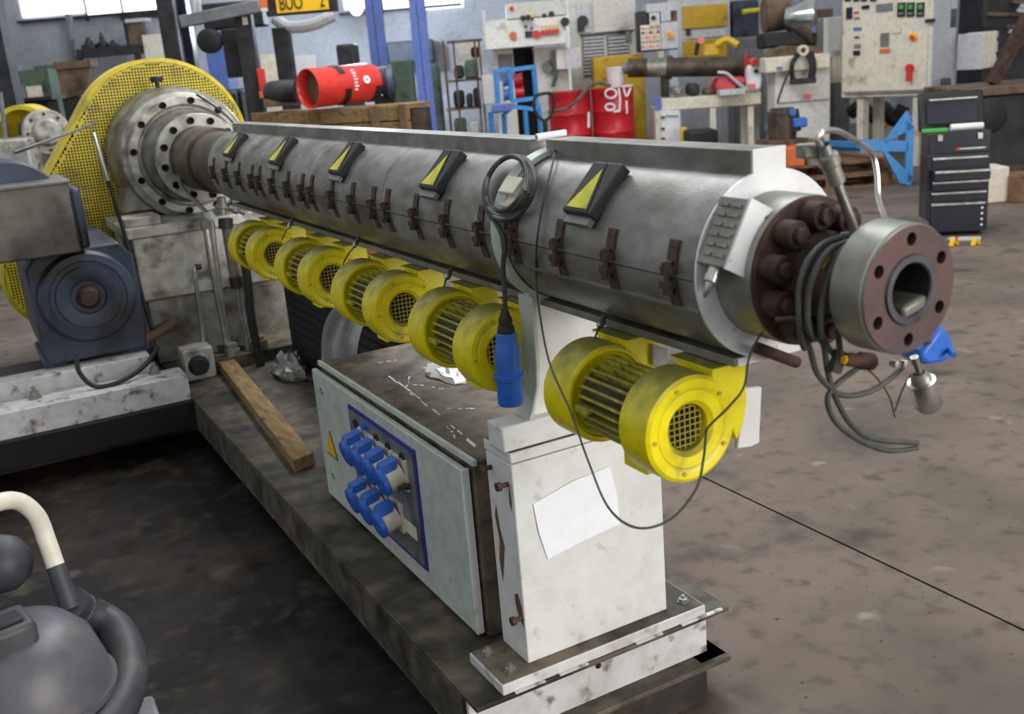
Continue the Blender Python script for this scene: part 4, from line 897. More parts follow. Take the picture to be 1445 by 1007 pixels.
# --- red cylinder on the crate
t = thing('wooden_crate', 'yellowish wooden crate with battens under the red cylinder', 'crate', at(470, 170, 9.3))
oc, exc, ncr, hc_ = rect(362, 153, 580, 240, 9.75, 8.9, floor=True)
for k in range(10): build('board', MB().fbox(oc + Vector((0, 0, hc_*k/10 + .004)), exc, ncr*.03, Vector((0, 0, hc_/10 - .012))), K['wood'], t, bevel=.004)
for f_ in (.0, .40, .78, .955): build('batten', MB().fbox(oc + exc*f_ - ncr*.03, exc*.045, ncr*.029, Vector((0, 0, hc_ + .005))), K['palletwood'], t, bevel=.004)
o_, ex_, n_, h_ = oc + ncr*.031, exc, ncr, hc_
build('lid', MB().fbox(o_ + Vector((0, 0, h_ - .04)), ex_, n_*.34, Vector((0, 0, .04))), K['wood'], t); build('base', MB().fbox(o_ + n_*.02, ex_, n_*.3, Vector((0, 0, h_ - .05))), K['darkwood'], t)
t = thing('red_cylinder', 'shiny red steel cylinder with black straps lying on the wooden crate', 'cylinder', tuple(far(478, 148, 9.3)))
a_, b_ = far(434, 125, 9.15), far(524, 116, 9.65); ax_ = b_ - a_; Lc = ax_.length; R_ = .168
build('shell', MB().lathe(a_, ax_, [(.16, 0), (.16, R_*.88), (.01, R_*.90), (0, R_*.94), (.0, R_), (.03, R_*1.02), (.05, R_), (Lc*.96, R_), (Lc, R_*.95), (Lc, 0)], 48), K['redbright'], t)
build('inner_plate', MB().cyl(a_ + ax_.normalized()*.10, a_ + ax_.normalized()*.12, R_*.88, n=40), K['rustbrown'], t)
axh = ax_.normalized(); nn = (-FW - axh*(-FW).dot(axh) + Vector((0, 0, .12))).normalized(); e_ = a_ + ax_*.74 + nn*R_*1.0
build('emblem_disc', MB().lathe(e_, nn, [(-.02, 0), (-.02, .034), (.010, .034), (.010, 0)], 24), K['paper'], t); build('emblem_centre', MB().lathe(e_, nn, [(.0, 0), (.0, .011), (.012, .011), (.012, 0)], 14), K['redbright'], t)
sdv = axh.cross(nn); sdv = sdv if sdv.z > 0 else -sdv
for f0, f1, a0, a1 in ((.36, .46, .45, 1.7), (.40, .50, -1.6, -.35), (.88, .99, -1.7, -.35)):
    ms = MB()
    for k in range(8):
        aa, ab = a0 + (a1 - a0)*k/8, a0 + (a1 - a0)*(k+1)/8; P4 = []
        for an in (aa, ab):
            n2 = nn*math.cos(an) + sdv*math.sin(an)
            for ff in (f0, f1): P4 += [a_ + ax_*ff + n2*R_*1.002, a_ + ax_*ff + n2*R_*1.03]
        ms.add(P4, [(0, 2, 3, 1), (1, 3, 7, 5), (5, 7, 6, 4), (4, 6, 2, 0), (0, 1, 5, 4), (2, 6, 7, 3)])
    build('strap', ms, K['black'], t)
m_ = MB()
for k in range(7):
    an = .55 - k*.17; n2 = (nn*math.cos(an) + axh.cross(nn)*(-math.sin(an) if axh.cross(nn).z < 0 else math.sin(an))); m_.fbox(a_ + ax_*.545 + n2*R_*.99, axh*(.030 + .012*(k % 2)), n2*.008, Vector((0, 0, .014)))
props(build('lettering', m_, K['paper'], t), kind='stuff')
t = thing('dark_pump', 'dark motor pump lying at the end of the red cylinder', 'pump', tuple(far(545, 138, 9.8)))
build('pump_body', MB().lathe(far(530, 118, 9.7), RT, [(0, 0), (0, .09), (.05, .10), (.12, .15), (.17, .14), (.19, .06), (.19, 0)], 24), K['motor'], t); build('pipe', MB().cyl(far(526, 100, 9.7), far(548, 97, 9.9), .03, n=10), K['grey'], t); build('foot', S(528, 134, 556, 147, 9.7, .2), K['dark'], t)
t = thing('dark_gearmotor', 'black gear motor on the crate left of the red cylinder', 'motor', tuple(far(395, 145, 9.6)))
build('motor_body', MB().lathe(far(376, 132, 9.65), RT - FW*.2, [(0, 0), (0, .08), (.05, .105), (.2, .11), (.3, .10), (.3, 0)], 20), K['dark'], t); build('foot', S(372, 138, 420, 150, 9.55, .25), K['rustbrown'], t)
one('white_board', S(414, 78, 448, 122, 12.0, .04, floor=True), K['plain'], 'white board standing behind the red cylinder', 'board')
one('poster_panel', S(370, 76, 396, 122, 12.2, .04, floor=True), K['cream'], 'pale panel behind the forklift tail lamp', 'panel')
one('green_bin', S(553, 84, 582, 145, 12.0, .5, floor=True), K['greenish'], 'green bin between the crate and the blue column', 'bin', bevel=.02)
one('dark_machine', S(476, 62, 502, 110, 14, .5, floor=True), K['dark'], 'dark upright machine on the floor behind the red cylinder', 'machine', bevel=.03)
for (x0_, x1_, y0_, D_, lb) in ((580, 602, -120, 11.2, 'tall blue steel column beside the wooden crate'), (518, 541, -120, 15.0, 'hazy blue steel column farther back behind the red cylinder')):
    tt = thing('blue_column', lb, 'column', at((x0_+x1_)/2, 120, D_), 0, 'blue steel columns of the hall')
    o_, ex_, n_, h_ = rect(x0_, y0_, x1_, 200, D_, floor=True)
    build('flange', MB().fbox(o_, ex_, n_*.015, Vector((0, 0, h_))), K['pillar'], tt); build('flange', MB().fbox(o_ + n_*.17, ex_, n_*.015, Vector((0, 0, h_))), K['pillar'], tt)
    build('web', MB().fbox(o_ + ex_*.46, ex_*.08, n_*.18, Vector((0, 0, h_))), K['pillar'], tt)
    build('base_plate', MB().fbox(o_ - ex_*.2 - n_*.05, ex_*1.4, n_*.28, Vector((0, 0, .02))), K['dark'], tt)
one('dark_crate', S(546, 57, 612, 86, 18.5, .4, zb=1.7), K['motor'], 'dark purple grey equipment box high on the wall behind the blue column', 'box', bevel=.03)
lm = thing('bay_lamp', 'glaring white work lamp hung on the wall behind the red cylinder', 'lamp', tuple(far(503, 14, 17)))
build('lens', MB().lathe(far(503, 13, 16.9), -FW, [(0, 0), (0, .09), (.02, .085), (.04, .05), (.045, 0)], 24), K['lamp'], lm); build('housing', MB().lathe(far(503, 13, 16.95), FW, [(0, .1), (.1, .1), (.16, .05), (.16, 0)], 24), K['grey'], lm)
build('bracket', MB().cyl(far(503, 13, 17.05), far(503, 10, 18.99), .02, n=8), K['grey'], lm)
pl = bpy.data.lights.new('bay_lamp_light', 'POINT'); pl.energy = 240; pl.color = (.78, .88, 1); pl.shadow_soft_size = .15
po = bpy.data.objects.new('bay_lamp_light', pl); COL.objects.link(po); po.location = far(503, 13, 16.6)

# --- shelving with stock
t = thing('storage_rack', 'open storage rack of dark stock between the blue column and the white console', 'rack', at(650, 150, 15.2))
for x_ in (630, 644, 674, 680):
    build('post', S(x_, 56, x_ + 3, 200, 15.0 if x_ > 640 else 15.6, .05, floor=True), K['rustbrown'], t)
for y_ in (56, 112, 152): build('shelf', S(630, y_, 680, y_ + 3, 15.0, .5), K['rustbrown'], t)
for i, (x_, y_, w_, h_, m_k) in enumerate(((640, 92, 14, 20, 'dark'), (655, 84, 20, 28, 'greenish'), (664, 66, 13, 18, 'dark'), (640, 128, 15, 24, 'dark'), (658, 132, 9, 20, 'motor'), (668, 124, 10, 28, 'dark'), (641, 168, 17, 26, 'greenish'), (662, 170, 16, 24, 'cabgrey'))):
    zt_ = {0: 112, 1: 112, 2: 82, 3: 152, 4: 152, 5: 152, 6: 194, 7: 194}[i]
    one('stock_box', S(x_, y_, x_ + w_, zt_ - .5, 15.1, .45), K[m_k], ['dark bundle on the middle rack shelf next to its post', 'grey green casting on the middle rack shelf', 'dark block high in the storage rack', 'dark crate low in the rack next to its post', 'blue grey crate in the middle of the lower rack shelf', 'dark crate in the lower rack next to the console', 'green crate on the floor of the rack', 'pale grey crate on the floor of the rack'][i], 'crate', 'stock in the storage rack', bevel=.04)
one('white_sheet', S(646, 57, 676, 86, 15.9, .04), K['cream'], 'pale sheet at the back of the storage rack top shelf', 'sheet')
one('dark_stock', S(606, 90, 624, 190, 15.4, .3, floor=True), K['greenish'], 'dark green grey stock pile beside the blue column', 'stock', bevel=.08)
one('grey_carton', S(680, 106, 696, 124, 14.7, .3, zb=1.05), K['offwhite'], 'small off white carton in front of the console edge', 'carton', bevel=.01)

# --- white console
t = thing('control_console', 'off white control console with a row of coloured knobs above a dark opening', 'console', at(750, 100, 15.0))
o_, ex_, n_, h_ = rect(684, 22, 800, 66, 14.6)
build('desk_housing', MB().prism([o_ + n_*.0, o_ + Vector((0, 0, h_*.9)) + n_*.12, o_ + Vector((0, 0, h_)) + n_*.5, o_ + n_*.7], ex_), K['offwhite'], t, bevel=.01)
build('top_box', S(714, 2, 800, 24, 14.75, .6), K['offwhite'], t, bevel=.01)
build('side_body', S(700, 66, 728, 190, 15.0, .7, floor=True), K['offwhite'], t, bevel=.01); build('side_body', S(757, 66, 804, 190, 15.0, .7, floor=True), K['offwhite'], t, bevel=.01)
build('opening', S(728, 66, 757, 190, 15.35, .35, floor=True), K['hole'], t); build('vent_grille', S(704, 76, 724, 112, 14.99, -.02), K['grey'], t); build('post', S(682, 14, 687, 70, 14.7, .06), K['offwhite'], t)
kc_ = dict(r='redbright', o='orange', k='dark', y='amber')
for x_, y_, c__, r_ in ((724, 50, 'o', .05), (738, 26, 'k', .04), (745, 25, 'k', .04), (750, 22, 'y', .025), (751, 28, 'k', .02), (757, 48, 'r', .05), (768, 22, 'k', .03), (778, 20, 'k', .04), (797, 31, 'k', .06), (722, 12, 'r', .03), (742, 38, 'k', .02), (750, 40, 'k', .02),
                        (765, 46, 'r', .03), (771, 45.5, 'r', .03), (776, 45, 'r', .03), (781, 44.5, 'r', .03), (786, 44, 'r', .03), (765, 38, 'y', .018), (771, 37.5, 'y', .018), (776, 37, 'y', .018), (781, 36.5, 'y', .018), (786, 36, 'y', .018)):
    build('knob', disc(x_, y_, 14.63 if y_ > 22 else 14.75, r_, .05 if y_ > 22 else .03, 12), K[kc_[c__]], t)
build('display', S(741, 44, 751, 52, 14.60, .05), K['dark'], t)
# --- tall cabinet with louvres
t = thing('tall_cabinet', 'tall off white switch cabinet with large louvred panels', 'cabinet', at(850, 100, 15.6))
build('body', S(803, -40, 899, 130, 15.6, .7, floor=True), K['offwhite'], t, bevel=.01)
build('upper_door', S(836, -34, 896, 44, 15.59, -.03), K['offwhite'], t, bevel=.006); build('upper_door', S(813, 4, 834, 47, 15.59, -.02), K['cabgrey'], t, bevel=.006)
fan = build('cooling_fan', disc(822, 30, 15.56, .08, .06, 16), K['dark'], t); build('fan_box', S(815, 34, 824, 45, 15.56, -.05), K['dark'], t)
build('door_seam', S(818, 46, 892, 48, 15.58, -.03), K['dark'], t); build('handle', S(882, 44, 890, 58, 15.57, -.03), K['grey'], t)
for xa, xb in ((822, 853), (857, 888)):
    gp = build('louvre_panel', S(xa, 50, xb, 108, 15.59, -.01), K['grey'], t)
    for k in range(11): build('louvre', S(xa + 1, 52 + k*5, xb - 1, 54.5 + k*5, 15.58, -.03), K['cabgrey'], gp, flat=True)
t = thing('wall_switch_box', 'small two tone grey switch box fixed on the console side', 'switch box', tuple(far(800, 97, 14.8)))
build('box', S(785, 68, 820, 97, 14.75, .24), K['offwhite'], t, bevel=.008); build('door', S(798, 68, 816, 97, 14.74, -.02), K['cabgrey'], t, bevel=.004)
one('cable_bundle', MB().tube([far(776, 86, 14.9), far(783, 92, 14.85), far(785, 105, 14.85), far(780, 122, 14.9)], .03, 8), K['greenish'], 'dark green hose loop hanging on the console side', 'hose')
one('wall_gauge', disc(774, 94, 14.95, .08, .05, 18), K['grey'], 'round grey gauge on the console side', 'gauge')
# --- blue trolley with reels
t = thing('blue_trolley', 'light blue tubular trolley frame with reels, before the white console', 'trolley', at(725, 185, 13.4))
Dt = 13.3
bars = [((719, 99), (722, 142)), ((753, 94), (757, 140)), ((718, 99), (754, 94)), ((721, 143), (758, 138)), ((700, 101), (703, 146)), ((698, 100), (720, 97)), ((693, 158), (722, 153)), ((711, 160), (713, 192)), ((722, 150), (762, 155)), ((692, 158), (695, 192)), ((757, 140), (762, 158)), ((712, 160), (726, 148))]
for i, (a, b_) in enumerate(bars): build('frame_bar', MB().bar(far(*a, Dt), far(*b_, Dt + (.05 if i % 2 else 0)), .045, .05), K['bluepaint'], t)
for a in ((694, 190), (713, 190), (762, 158), (741, 156)): p_ = far(*a, Dt); build('leg', MB().bar(p_, (p_.x, p_.y, 0), .045, .045), K['bluepaint'], t)
build('tray', S(694, 149, 722, 157, 13.1, .5), K['pillar'], t)
for i, (x_, y_, k) in enumerate(((730, 113, 'red'), (732, 131, 'red'), (714, 114, 'pillar'), (715, 134, 'pillar'))):
    one('cable_reel', MB().lathe(far(x_ - 5, y_, 13.45), RT, [(0, 0), (0, .085), (.02, .085), (.02, .07), (.09, .07), (.09, .085), (.11, .085), (.11, 0)], 20), K[k], ['upper red reel inside the blue trolley', 'lower red reel inside the blue trolley', 'upper dark blue reel behind the blue trolley frame', 'lower dark blue reel behind the blue trolley frame'][i], 'reel', 'reels on the blue trolley')
t = thing('pallet_truck', 'black pallet truck handle standing before the red drums', 'pallet truck', at(768, 190, 12.6))
P = [far(x, y, 12.6) for x, y in ((756, 134), (778, 132), (781, 150), (776, 164), (768, 170), (758, 162), (753, 148), (756, 134))]
build('handle', MB().tube(P, .02, 8, 4), K['black'], t); p_ = far(769, 170, 12.6); build('pole', MB().cyl(p_, (p_.x, p_.y, .1), .03, n=10), K['black'], t); build('pump', MB().lathe((p_.x, p_.y, .08), (0, 0, 1), [(0, .1), (.12, .1), (.16, .05), (.3, .05), (.3, 0)], 14), K['dark'], t)
build('fork', MB().box((p_.x - .1, p_.y, .05), (p_.x + .08, p_.y + .5, .10)), K['dark'], t)

# --- red drums on a pallet
DD = 14.3; s_ = DD/1498
pz = .255
c1 = far(804.5, 160, DD); c2 = far(865.5, 158, DD)
def pallet(name, label, cx_, cy_, ang, z0, W=1.2, Dp=1.0):
    t = thing(name, label, 'pallet', (cx_, cy_, z0), ang)
    b0_ = build('deck_board', MB().box((-W/2, -Dp/2, .115), (W/2, -Dp/2 + .11, .137)), K['palletwood'], t, local=True, flat=True)
    for k in range(1, 7): inst('deck_board', b0_, t, (0, k*(Dp - .11)/6, 0))
    k0 = build('block', MB().box((-W/2, -Dp/2, .02), (-W/2 + .14, -Dp/2 + .12, .115)), K['palletwood'], t, local=True, flat=True)
    for i in range(3):
        for j in range(3):
            if i or j: inst('block', k0, t, (i*(W - .14)/2, j*(Dp - .12)/2, 0))
    l0_ = build('skid', MB().box((-W/2, -Dp/2, 0), (W/2, -Dp/2 + .11, .02)), K['palletwood'], t, local=True, flat=True)
    for k in (1, 2): inst('skid', l0_, t, (0, k*(Dp - .11)/2, 0))
    return t
yawF = math.atan2(RT.y, RT.x)
mc = (c1 + c2)/2 + FW*.1
pallet('pallet', 'lower wooden pallet under the two red drums', mc.x, mc.y, yawF, 0, 1.4); pallet('pallet', 'upper wooden pallet directly under the two red drums', mc.x, mc.y, yawF, .138, 1.4)
pz = .276
def drum(c_, label):
    t = thing('oil_drum', label, 'drum', (c_.x, c_.y, pz), 0, 'red oil drums')
    build('shell', MB().lathe((0, 0, 0), (0, 0, 1), [(0, 0), (0, .285), (.012, .294), (.02, .286), (.28, .286), (.295, .295), (.31, .286), (.56, .286), (.575, .295), (.59, .286), (.85, .286), (.862, .294), (.874, .294), (.874, .28), (.862, .28), (.862, 0)], 40), K['red'], t, local=True)
    build('bung', MB().lathe((.12, -.1, .862), (0, 0, 1), [(0, .035), (.015, .035), (.015, 0)], 12), K['dark'], t, local=True)
    return t
d1 = drum(c1, 'plain red oil drum next to the black pallet truck'); d2 = drum(c2, 'red oil drum with large white markings and a white bucket on top')
def ondrum(px, py, c_, r=.2905):   # point on the drum skin
    d_ = ray(px, py); ox, oy = -c_.x, -c_.y; A = d_.x**2 + d_.y**2; B = ox*d_.x + oy*d_.y; Cc = ox*ox + oy*oy - r*r
    return EYEP + d_ * ((-B - math.sqrt(max(B*B - A*Cc, 0))) / A)
def mark(poly, w_=.014): return MB().tube([ondrum(x, y, c2) for x, y in poly], w_, 6, 4)
def ell(cx_, cy_, a, b_): return [(cx_ + a*math.cos(2*PI*k/12), cy_ + b_*math.sin(2*PI*k/12)) for k in range(13)]
for nm, poly in (('marking', ell(862, 132, 8, 6.5)), ('marking', ell(861, 151, 6.5, 4.5)), ('marking', [(873, 124), (875, 140), (874, 158)]), ('marking', [(880, 124), (884, 136), (890, 124)]), ('marking', [(878, 122), (892, 121)]), ('marking', [(884, 142), (885, 160)]), ('marking', [(866, 158), (874, 156)])):
    build(nm, mark(poly), K['paper'], d2)
build('side_label', MB().tube([ondrum(830.5, y_, c1) for y_ in (158, 168, 180)], .02, 6, 3), K['paper'], d1)
bk_ = far(870, 122, DD + .05)
t = thing('plastic_bucket', 'white plastic bucket standing on the marked red drum', 'bucket', (bk_.x, bk_.y, pz + .874))
build('pail', MB().lathe((bk_.x, bk_.y, pz + .874), (0, 0, 1), [(0, 0), (0, .105), (.24, .132), (.245, .138), (.265, .138), (.265, .128), (.03, .10), (.03, 0)], 28), K['plain'], t)
build('bail', MB().tube([(bk_.x + RT.x*.13*math.cos(a) - FW.x*.03*math.sin(a), bk_.y + RT.y*.13*math.cos(a) - FW.y*.14*math.sin(a), pz + .874 + .24 - .06*math.sin(a)) for a in [PI*k/8 for k in range(9)]], .004, 6, 2), K['grey'], t)
P = [far(862, 121, 13.8), far(845, 117, 13.85), far(832, 121, 13.9), far(818, 138, 13.9), far(802, 151, 13.9), far(784, 157, 13.8), far(775, 158, 13.5)]
one('drum_hose', MB().tube(P, .022, 10, 6), K['greenish'], 'grey green hose draped over the two red drums', 'hose')

# --- yellow box, second barrel and cream frame
one('ochre_cabinet', S(838, 78, 910, 124, 15.0, .4, floor=True), K['ochre'], 'ochre yellow cabinet behind the white bucket', 'cabinet', bevel=.02)
t = thing('panel_board', 'grey board full of coloured buttons with an isolator, above the second barrel', 'control panel', tuple(far(930, 72, 14.6)))
build('back_box', S(900, 14, 956, 72, 14.65, .25), K['dark'], t, bevel=.01); build('button_plate', S(904, 35, 932, 70, 14.64, -.02), K['plain'], t)
build('isolator_box', S(932, 31, 956, 69, 14.64, -.06), K['cabgrey'], t, bevel=.006); build('isolator', S(940, 44, 950, 54, 14.56, -.02), K['amber'], t); build('isolator_knob', disc(945, 49, 14.53, .025, .03), K['redbright'], t)
build('top_box', S(912, 4, 956, 16, 14.6, .3), K['cabgrey'], t); build('meter_box', S(916, 18, 930, 36, 14.62, -.05), K['offwhite'], t); build('meter', disc(922, 25, 14.56, .03, .03), K['dark'], t)
build('label_plate', S(932, 15, 946, 30, 14.62, -.03), K['cabgrey'], t); build('relay', S(948, 16, 955, 30, 14.62, -.03), K['rustbrown'], t)
cl = ['redbright', 'green', 'amber', 'dark']
for r_ in range(5):
    for k in range(5): build('push_button', disc(907 + k*5.4, 40 + r_*6.5 - k*.4, 14.61, .018, .03, 10), K[cl[(r_*3 + k*2 + (r_*k) % 2) % 4]], t)
p_ = far(932, 72, 14.6); build('post', MB().bar(p_, (p_.x, p_.y, 0), .06, .06), K['cream'], t)
t = thing('yellow_machine', 'grey machine cabinet with broad yellow panels beside the button board', 'machine', at(990, 60, 16.2))
build('body', S(955, -40, 1030, 82, 16.2, .8, floor=True), K['cabgrey'], t, bevel=.01); build('yellow_panel', S(963, 7, 1026, 39, 16.19, -.03), K['ochre'], t, bevel=.006); build('yellow_panel', S(964, 56, 1026, 84, 16.19, -.03), K['ochre'], t, bevel=.006); build('name_plate', S(966, 42, 1024, 53, 16.19, -.02), K['offwhite'], t); build('latch', S(968, 40, 974, 50, 16.15, -.04), K['dark'], t)
t = thing('yellow_pump', 'bright yellow pump unit resting on the second barrel', 'pump', tuple(far(1010, 78, 15.0)))
build('block', S(994, 62, 1015, 78, 14.9, .25), K['amber'], t, bevel=.01); build('arm', MB().tube([far(1010, 64, 14.9), far(1026, 56, 14.9), far(1042, 64, 14.8)], .05, 8), K['amber'], t); build('hose', MB().tube([far(982, 78, 14.9), far(985, 62, 14.9), far(990, 56, 14.9)], .03, 8), K['black'], t); build('red_cap', disc(988, 57, 14.85, .05, .05), K['redbright'], t)
t = thing('second_barrel', 'bare dark steel extruder barrel lying across the cream machine frame', 'barrel', tuple(far(970, 110, 14.2)))
a_, b_ = far(886, 96, 14.3), far(1056, 93, 14.1); ax_ = b_ - a_; Lb = ax_.length; q_ = 14.2/1498
build('tube', MB().lathe(a_, ax_, [(0, 0), (0, 13*q_), (Lb*.33, 13*q_), (Lb*.33, 16.5*q_), (Lb*.37, 16.5*q_), (Lb*.37, 13.5*q_), (Lb*.94, 13.5*q_), (Lb*.95, 16*q_), (Lb, 16*q_), (Lb, 0)], 32), K['brown'], t)
build('bright_band', MB().lathe(a_, ax_, [(Lb*.16, 13.05*q_), (Lb*.16, 13.4*q_), (Lb*.32, 13.4*q_), (Lb*.32, 13.05*q_)], 32, close=True), K['steel2'], t)
build('red_collar', MB().lathe(a_, ax_, [(Lb*.955, 16.02*q_), (Lb*.955, 17*q_), (Lb*.985, 17*q_), (Lb*.985, 16.02*q_)], 32, close=True), K['red'], t)
build('end_cap', MB().lathe(a_, ax_, [(-.08, 0), (-.08, 8*q_), (-.001, 8*q_)], 20), K['grey'], t)
sp_ = build('support', S(936, 104, 944, 137, 14.2, .2), K['dark'], t); build('support', S(1032, 100, 1042, 133, 14.1, .2), K['dark'], t)
t = thing('machine_stand', 'cream machine frame with a cupboard and open bays under the second barrel', 'frame', at(990, 180, 13.8))
build('top_beam', S(925, 135, 1074, 152, 13.9, .5, 13.6), K['cream'], t, bevel=.01)
for x_, d_ in ((926, 13.89), (1003, 13.75), (1056, 13.65)): build('leg', S(x_, 150, x_ + 8, 240, d_, .1, floor=True), K['cream'], t)
build('rear_leg', S(1046, 150, 1072, 240, 14.15, .1, floor=True), K['offwhite'], t)
cb = build('cupboard', S(930, 152, 962, 240, 13.86, .7, zb=.12), K['offwhite'], t, bevel=.008); build('cupboard_door', S(934, 156, 960, 236, 13.84, -.02), K['plain'], t, bevel=.004)
for y_ in (164, 180, 194): build('hinge', S(933, y_, 938, y_ + 3, 13.81, -.02), K['dark'], t)
for k in range(5): build('indicator', disc(941 + k*3.6, 163.5, 13.81, .012, .015, 8), K['dark'], t)
build('blue_badge', S(924, 137, 933, 155, 13.86, -.012), K['pillar'], t)
for i, (x_, y_, w_, h_, m_k, lb) in enumerate(((950, 122, 14, 13, 'steel2', 'small steel casting on the cream frame under the second barrel'), (972, 118, 16, 16, 'dark', 'dark motor casting on the cream frame'), (996, 124, 22, 10, 'rustbrown', 'brown tool tray on the cream frame'))):
    one('casting', S(x_, y_, x_ + w_, 135.2 - (x_ - 950)*.02, 13.85, .3), K[m_k], lb, 'casting', bevel=.04)
t = thing('red_toolcase', 'red angular tool case with grey strap on the cream frame', 'tool case', tuple(far(1025, 133, 13.5)))
q = [far(x, y, 13.6) for x, y in ((1009, 120), (1016, 110), (1032, 108), (1050, 108), (1054, 116), (1040, 122), (1030, 133), (1012, 130))]
build('case', MB().prism(q, FW*.3), K['red'], t, bevel=.015); build('strap', MB().tube([far(1013, 102, 13.55), far(1026, 104, 13.5), far(1040, 116, 13.5), far(1056, 128, 13.55)], .02, 8), K['cabgrey'], t)
t = thing('chemical_jug', 'white plastic jug with pink label and moulded handle on the cream frame', 'jug', tuple(far(1065, 130, 13.5)))
q = [far(x, y, 13.55) for x, y in ((1054, 128), (1055, 96), (1060, 90), (1067, 91), (1075, 98), (1077, 112), (1074, 127))]
build('body', MB().prism(q, FW*.16), K['plain'], t, bevel=.03); build('cap', disc(1061, 87, 13.62, .05, .1, 14), K['redbright'], t); build('pink_label', S(1056, 118, 1066, 124, 13.53, .03), K['redbright'], t); build('handle_gap', disc(1067, 100, 13.53, .03, .01, 12), K['dark'], t)
one('steel_tray', S(1016, 126, 1052, 134, 13.45, .2), K['cabgrey'], 'flat pale tray before the red tool case on the cream frame', 'tray', bevel=.006)
one('black_bin', S(972, 184, 1014, 204, 13.05, .4, floor=True), K['black'], 'low black bin on the floor under the cream frame', 'bin', bevel=.03)
one('yellow_stand', S(962, 180, 970, 215, 13.5, .12, floor=True), K['amber'], 'narrow yellow stand beside the cream cupboard', 'stand', bevel=.01)
# --- cream post machine with hopper
t = thing('cream_extruder', 'cream upright feed machine with hanging black hose', 'machine', at(1125, 150, 13.2))
build('body', S(1094, 84, 1172, 200, 13.2, .4, floor=True), K['offwhite'], t, bevel=.02); build('head', S(1080, 78, 1172, 100, 13.1, .3), K['cream'], t, bevel=.02)
q = [far(x, y, 13.15) for x, y in ((1082, 82), (1094, 70), (1110, 64), (1160, 66), (1160, 80))]
build('sloped_top', MB().prism(q, FW*.3), K['rustbrown'], t, bevel=.01); build('eye_ring', MB().lathe(far(1133, 71, 13.05), -FW, [(-.05, .035), (.03, .035), (.03, .065), (-.05, .065)], 20, close=True), K['cream'], t)
build('hose', MB().tube([far(1127, 76, 13.05), far(1118, 90, 13.0), far(1118, 108, 13.0), far(1122, 114, 13.0)], .03, 8), K['black'], t); build('hose', MB().tube([far(1143, 74, 13.05), far(1147, 92, 13.0), far(1145, 110, 13.0)], .045, 8), K['black'], t)
build('bracket', S(1114, 110, 1148, 118, 13.08, -.12), K['dark'], t, bevel=.01); build('stop_button', disc(1140, 136, 13.1, .035, .06), K['redbright'], t); build('name_badge', S(1096, 94, 1104, 98, 13.08, -.01), K['pillar'], t); build('seam', S(1096, 142, 1170, 143.5, 13.19, -.012), K['grey'], t)
build('drain_cable', MB().tube([far(1118, 92, 13.0), far(1106, 118, 12.95), far(1097, 145, 12.95)], .014, 6), K['dark'], t)
t = thing('feed_hopper', 'polished conical steel hopper lying over black rollers on the cream machine', 'hopper', tuple(far(1120, 60, 13.8)))
build('cone', MB().lathe(far(1108, 26, 13.6), RT*.95 - Vector((0, 0, .1)) - FW*.35, [(0, .10), (0, .13), (.34, .30), (.36, .30), (.36, .26), (.1, .1)], 40), K['chrome'], t); build('drum_end', MB().lathe(far(1078, 22, 13.9), RT, [(0, 0), (0, .22), (.3, .2), (.34, .12), (.34, 0)], 32), K['rustbrown'], t); build('roller_box', S(1078, 44, 1152, 66, 13.45, .4), K['black'], t, bevel=.03); build('blue_clip', S(1142, 36, 1152, 46, 13.3, .1), K['pillar'], t)
one('yellow_pipe', MB().tube([far(1048, 17, 15.5), far(1062, 15, 15.5), far(1080, 14, 15.5)], .035, 8), K['safety'], 'short yellow pipe beside the polished hopper', 'pipe')
one('press_machine', S(1032, 0, 1072, 40, 16.4, .5, floor=True), K['motor'], 'dark blue grey machine head behind the polished hopper', 'machine', bevel=.05)
one('grey_machine_block', S(1034, 52, 1078, 90, 15.3, .4, floor=True), K['grey'], 'grey machine block behind the second barrel end', 'machine', bevel=.02)
one('brown_duct', S(1152, 12, 1176, 70, 14.6, .4, floor=True), K['rustbrown'], 'brown upright duct between the hopper and the cream control cabinet', 'duct', bevel=.02)
one('white_side_box', S(1162, 24, 1188, 68, 13.6, .25, zb=1.32), K['plain'], 'plain white box fixed left of the big cream control cabinet', 'box', bevel=.01)
one('link_beam', S(1174, 70, 1192, 98, 13.6, .25, zb=1.0), K['cream'], 'cream beam joining the feed machine to the control cabinet', 'beam', bevel=.01)
t = thing('steel_pot', 'worn cylindrical steel motor with blue tap at the foot of the cream machine', 'motor', tuple(far(1103, 195, 11.6)))
p_ = far(1104, 196, 11.6)
build('drum', MB().lathe(p_, (0, 0, 1), [(0, 0), (0, .15), (.10, .16), (.30, .16), (.32, .13), (.34, .13), (.34, 0)], 28), K['brown'], t); build('pedestal', MB().box((p_.x - .2, p_.y - .2, 0), (p_.x + .2, p_.y + .2, p_.z)), K['rustbrown'], t); build('tap_body', MB().cyl(far(1118, 155, 11.5), far(1122, 185, 11.5), .07, n=14), K['dark'], t); build('blue_tap', S(1120, 166, 1140, 180, 11.4, .1), K['blue'], t, bevel=.02); build('dial', disc(1118, 158, 11.45, .04), K['blue'], t)

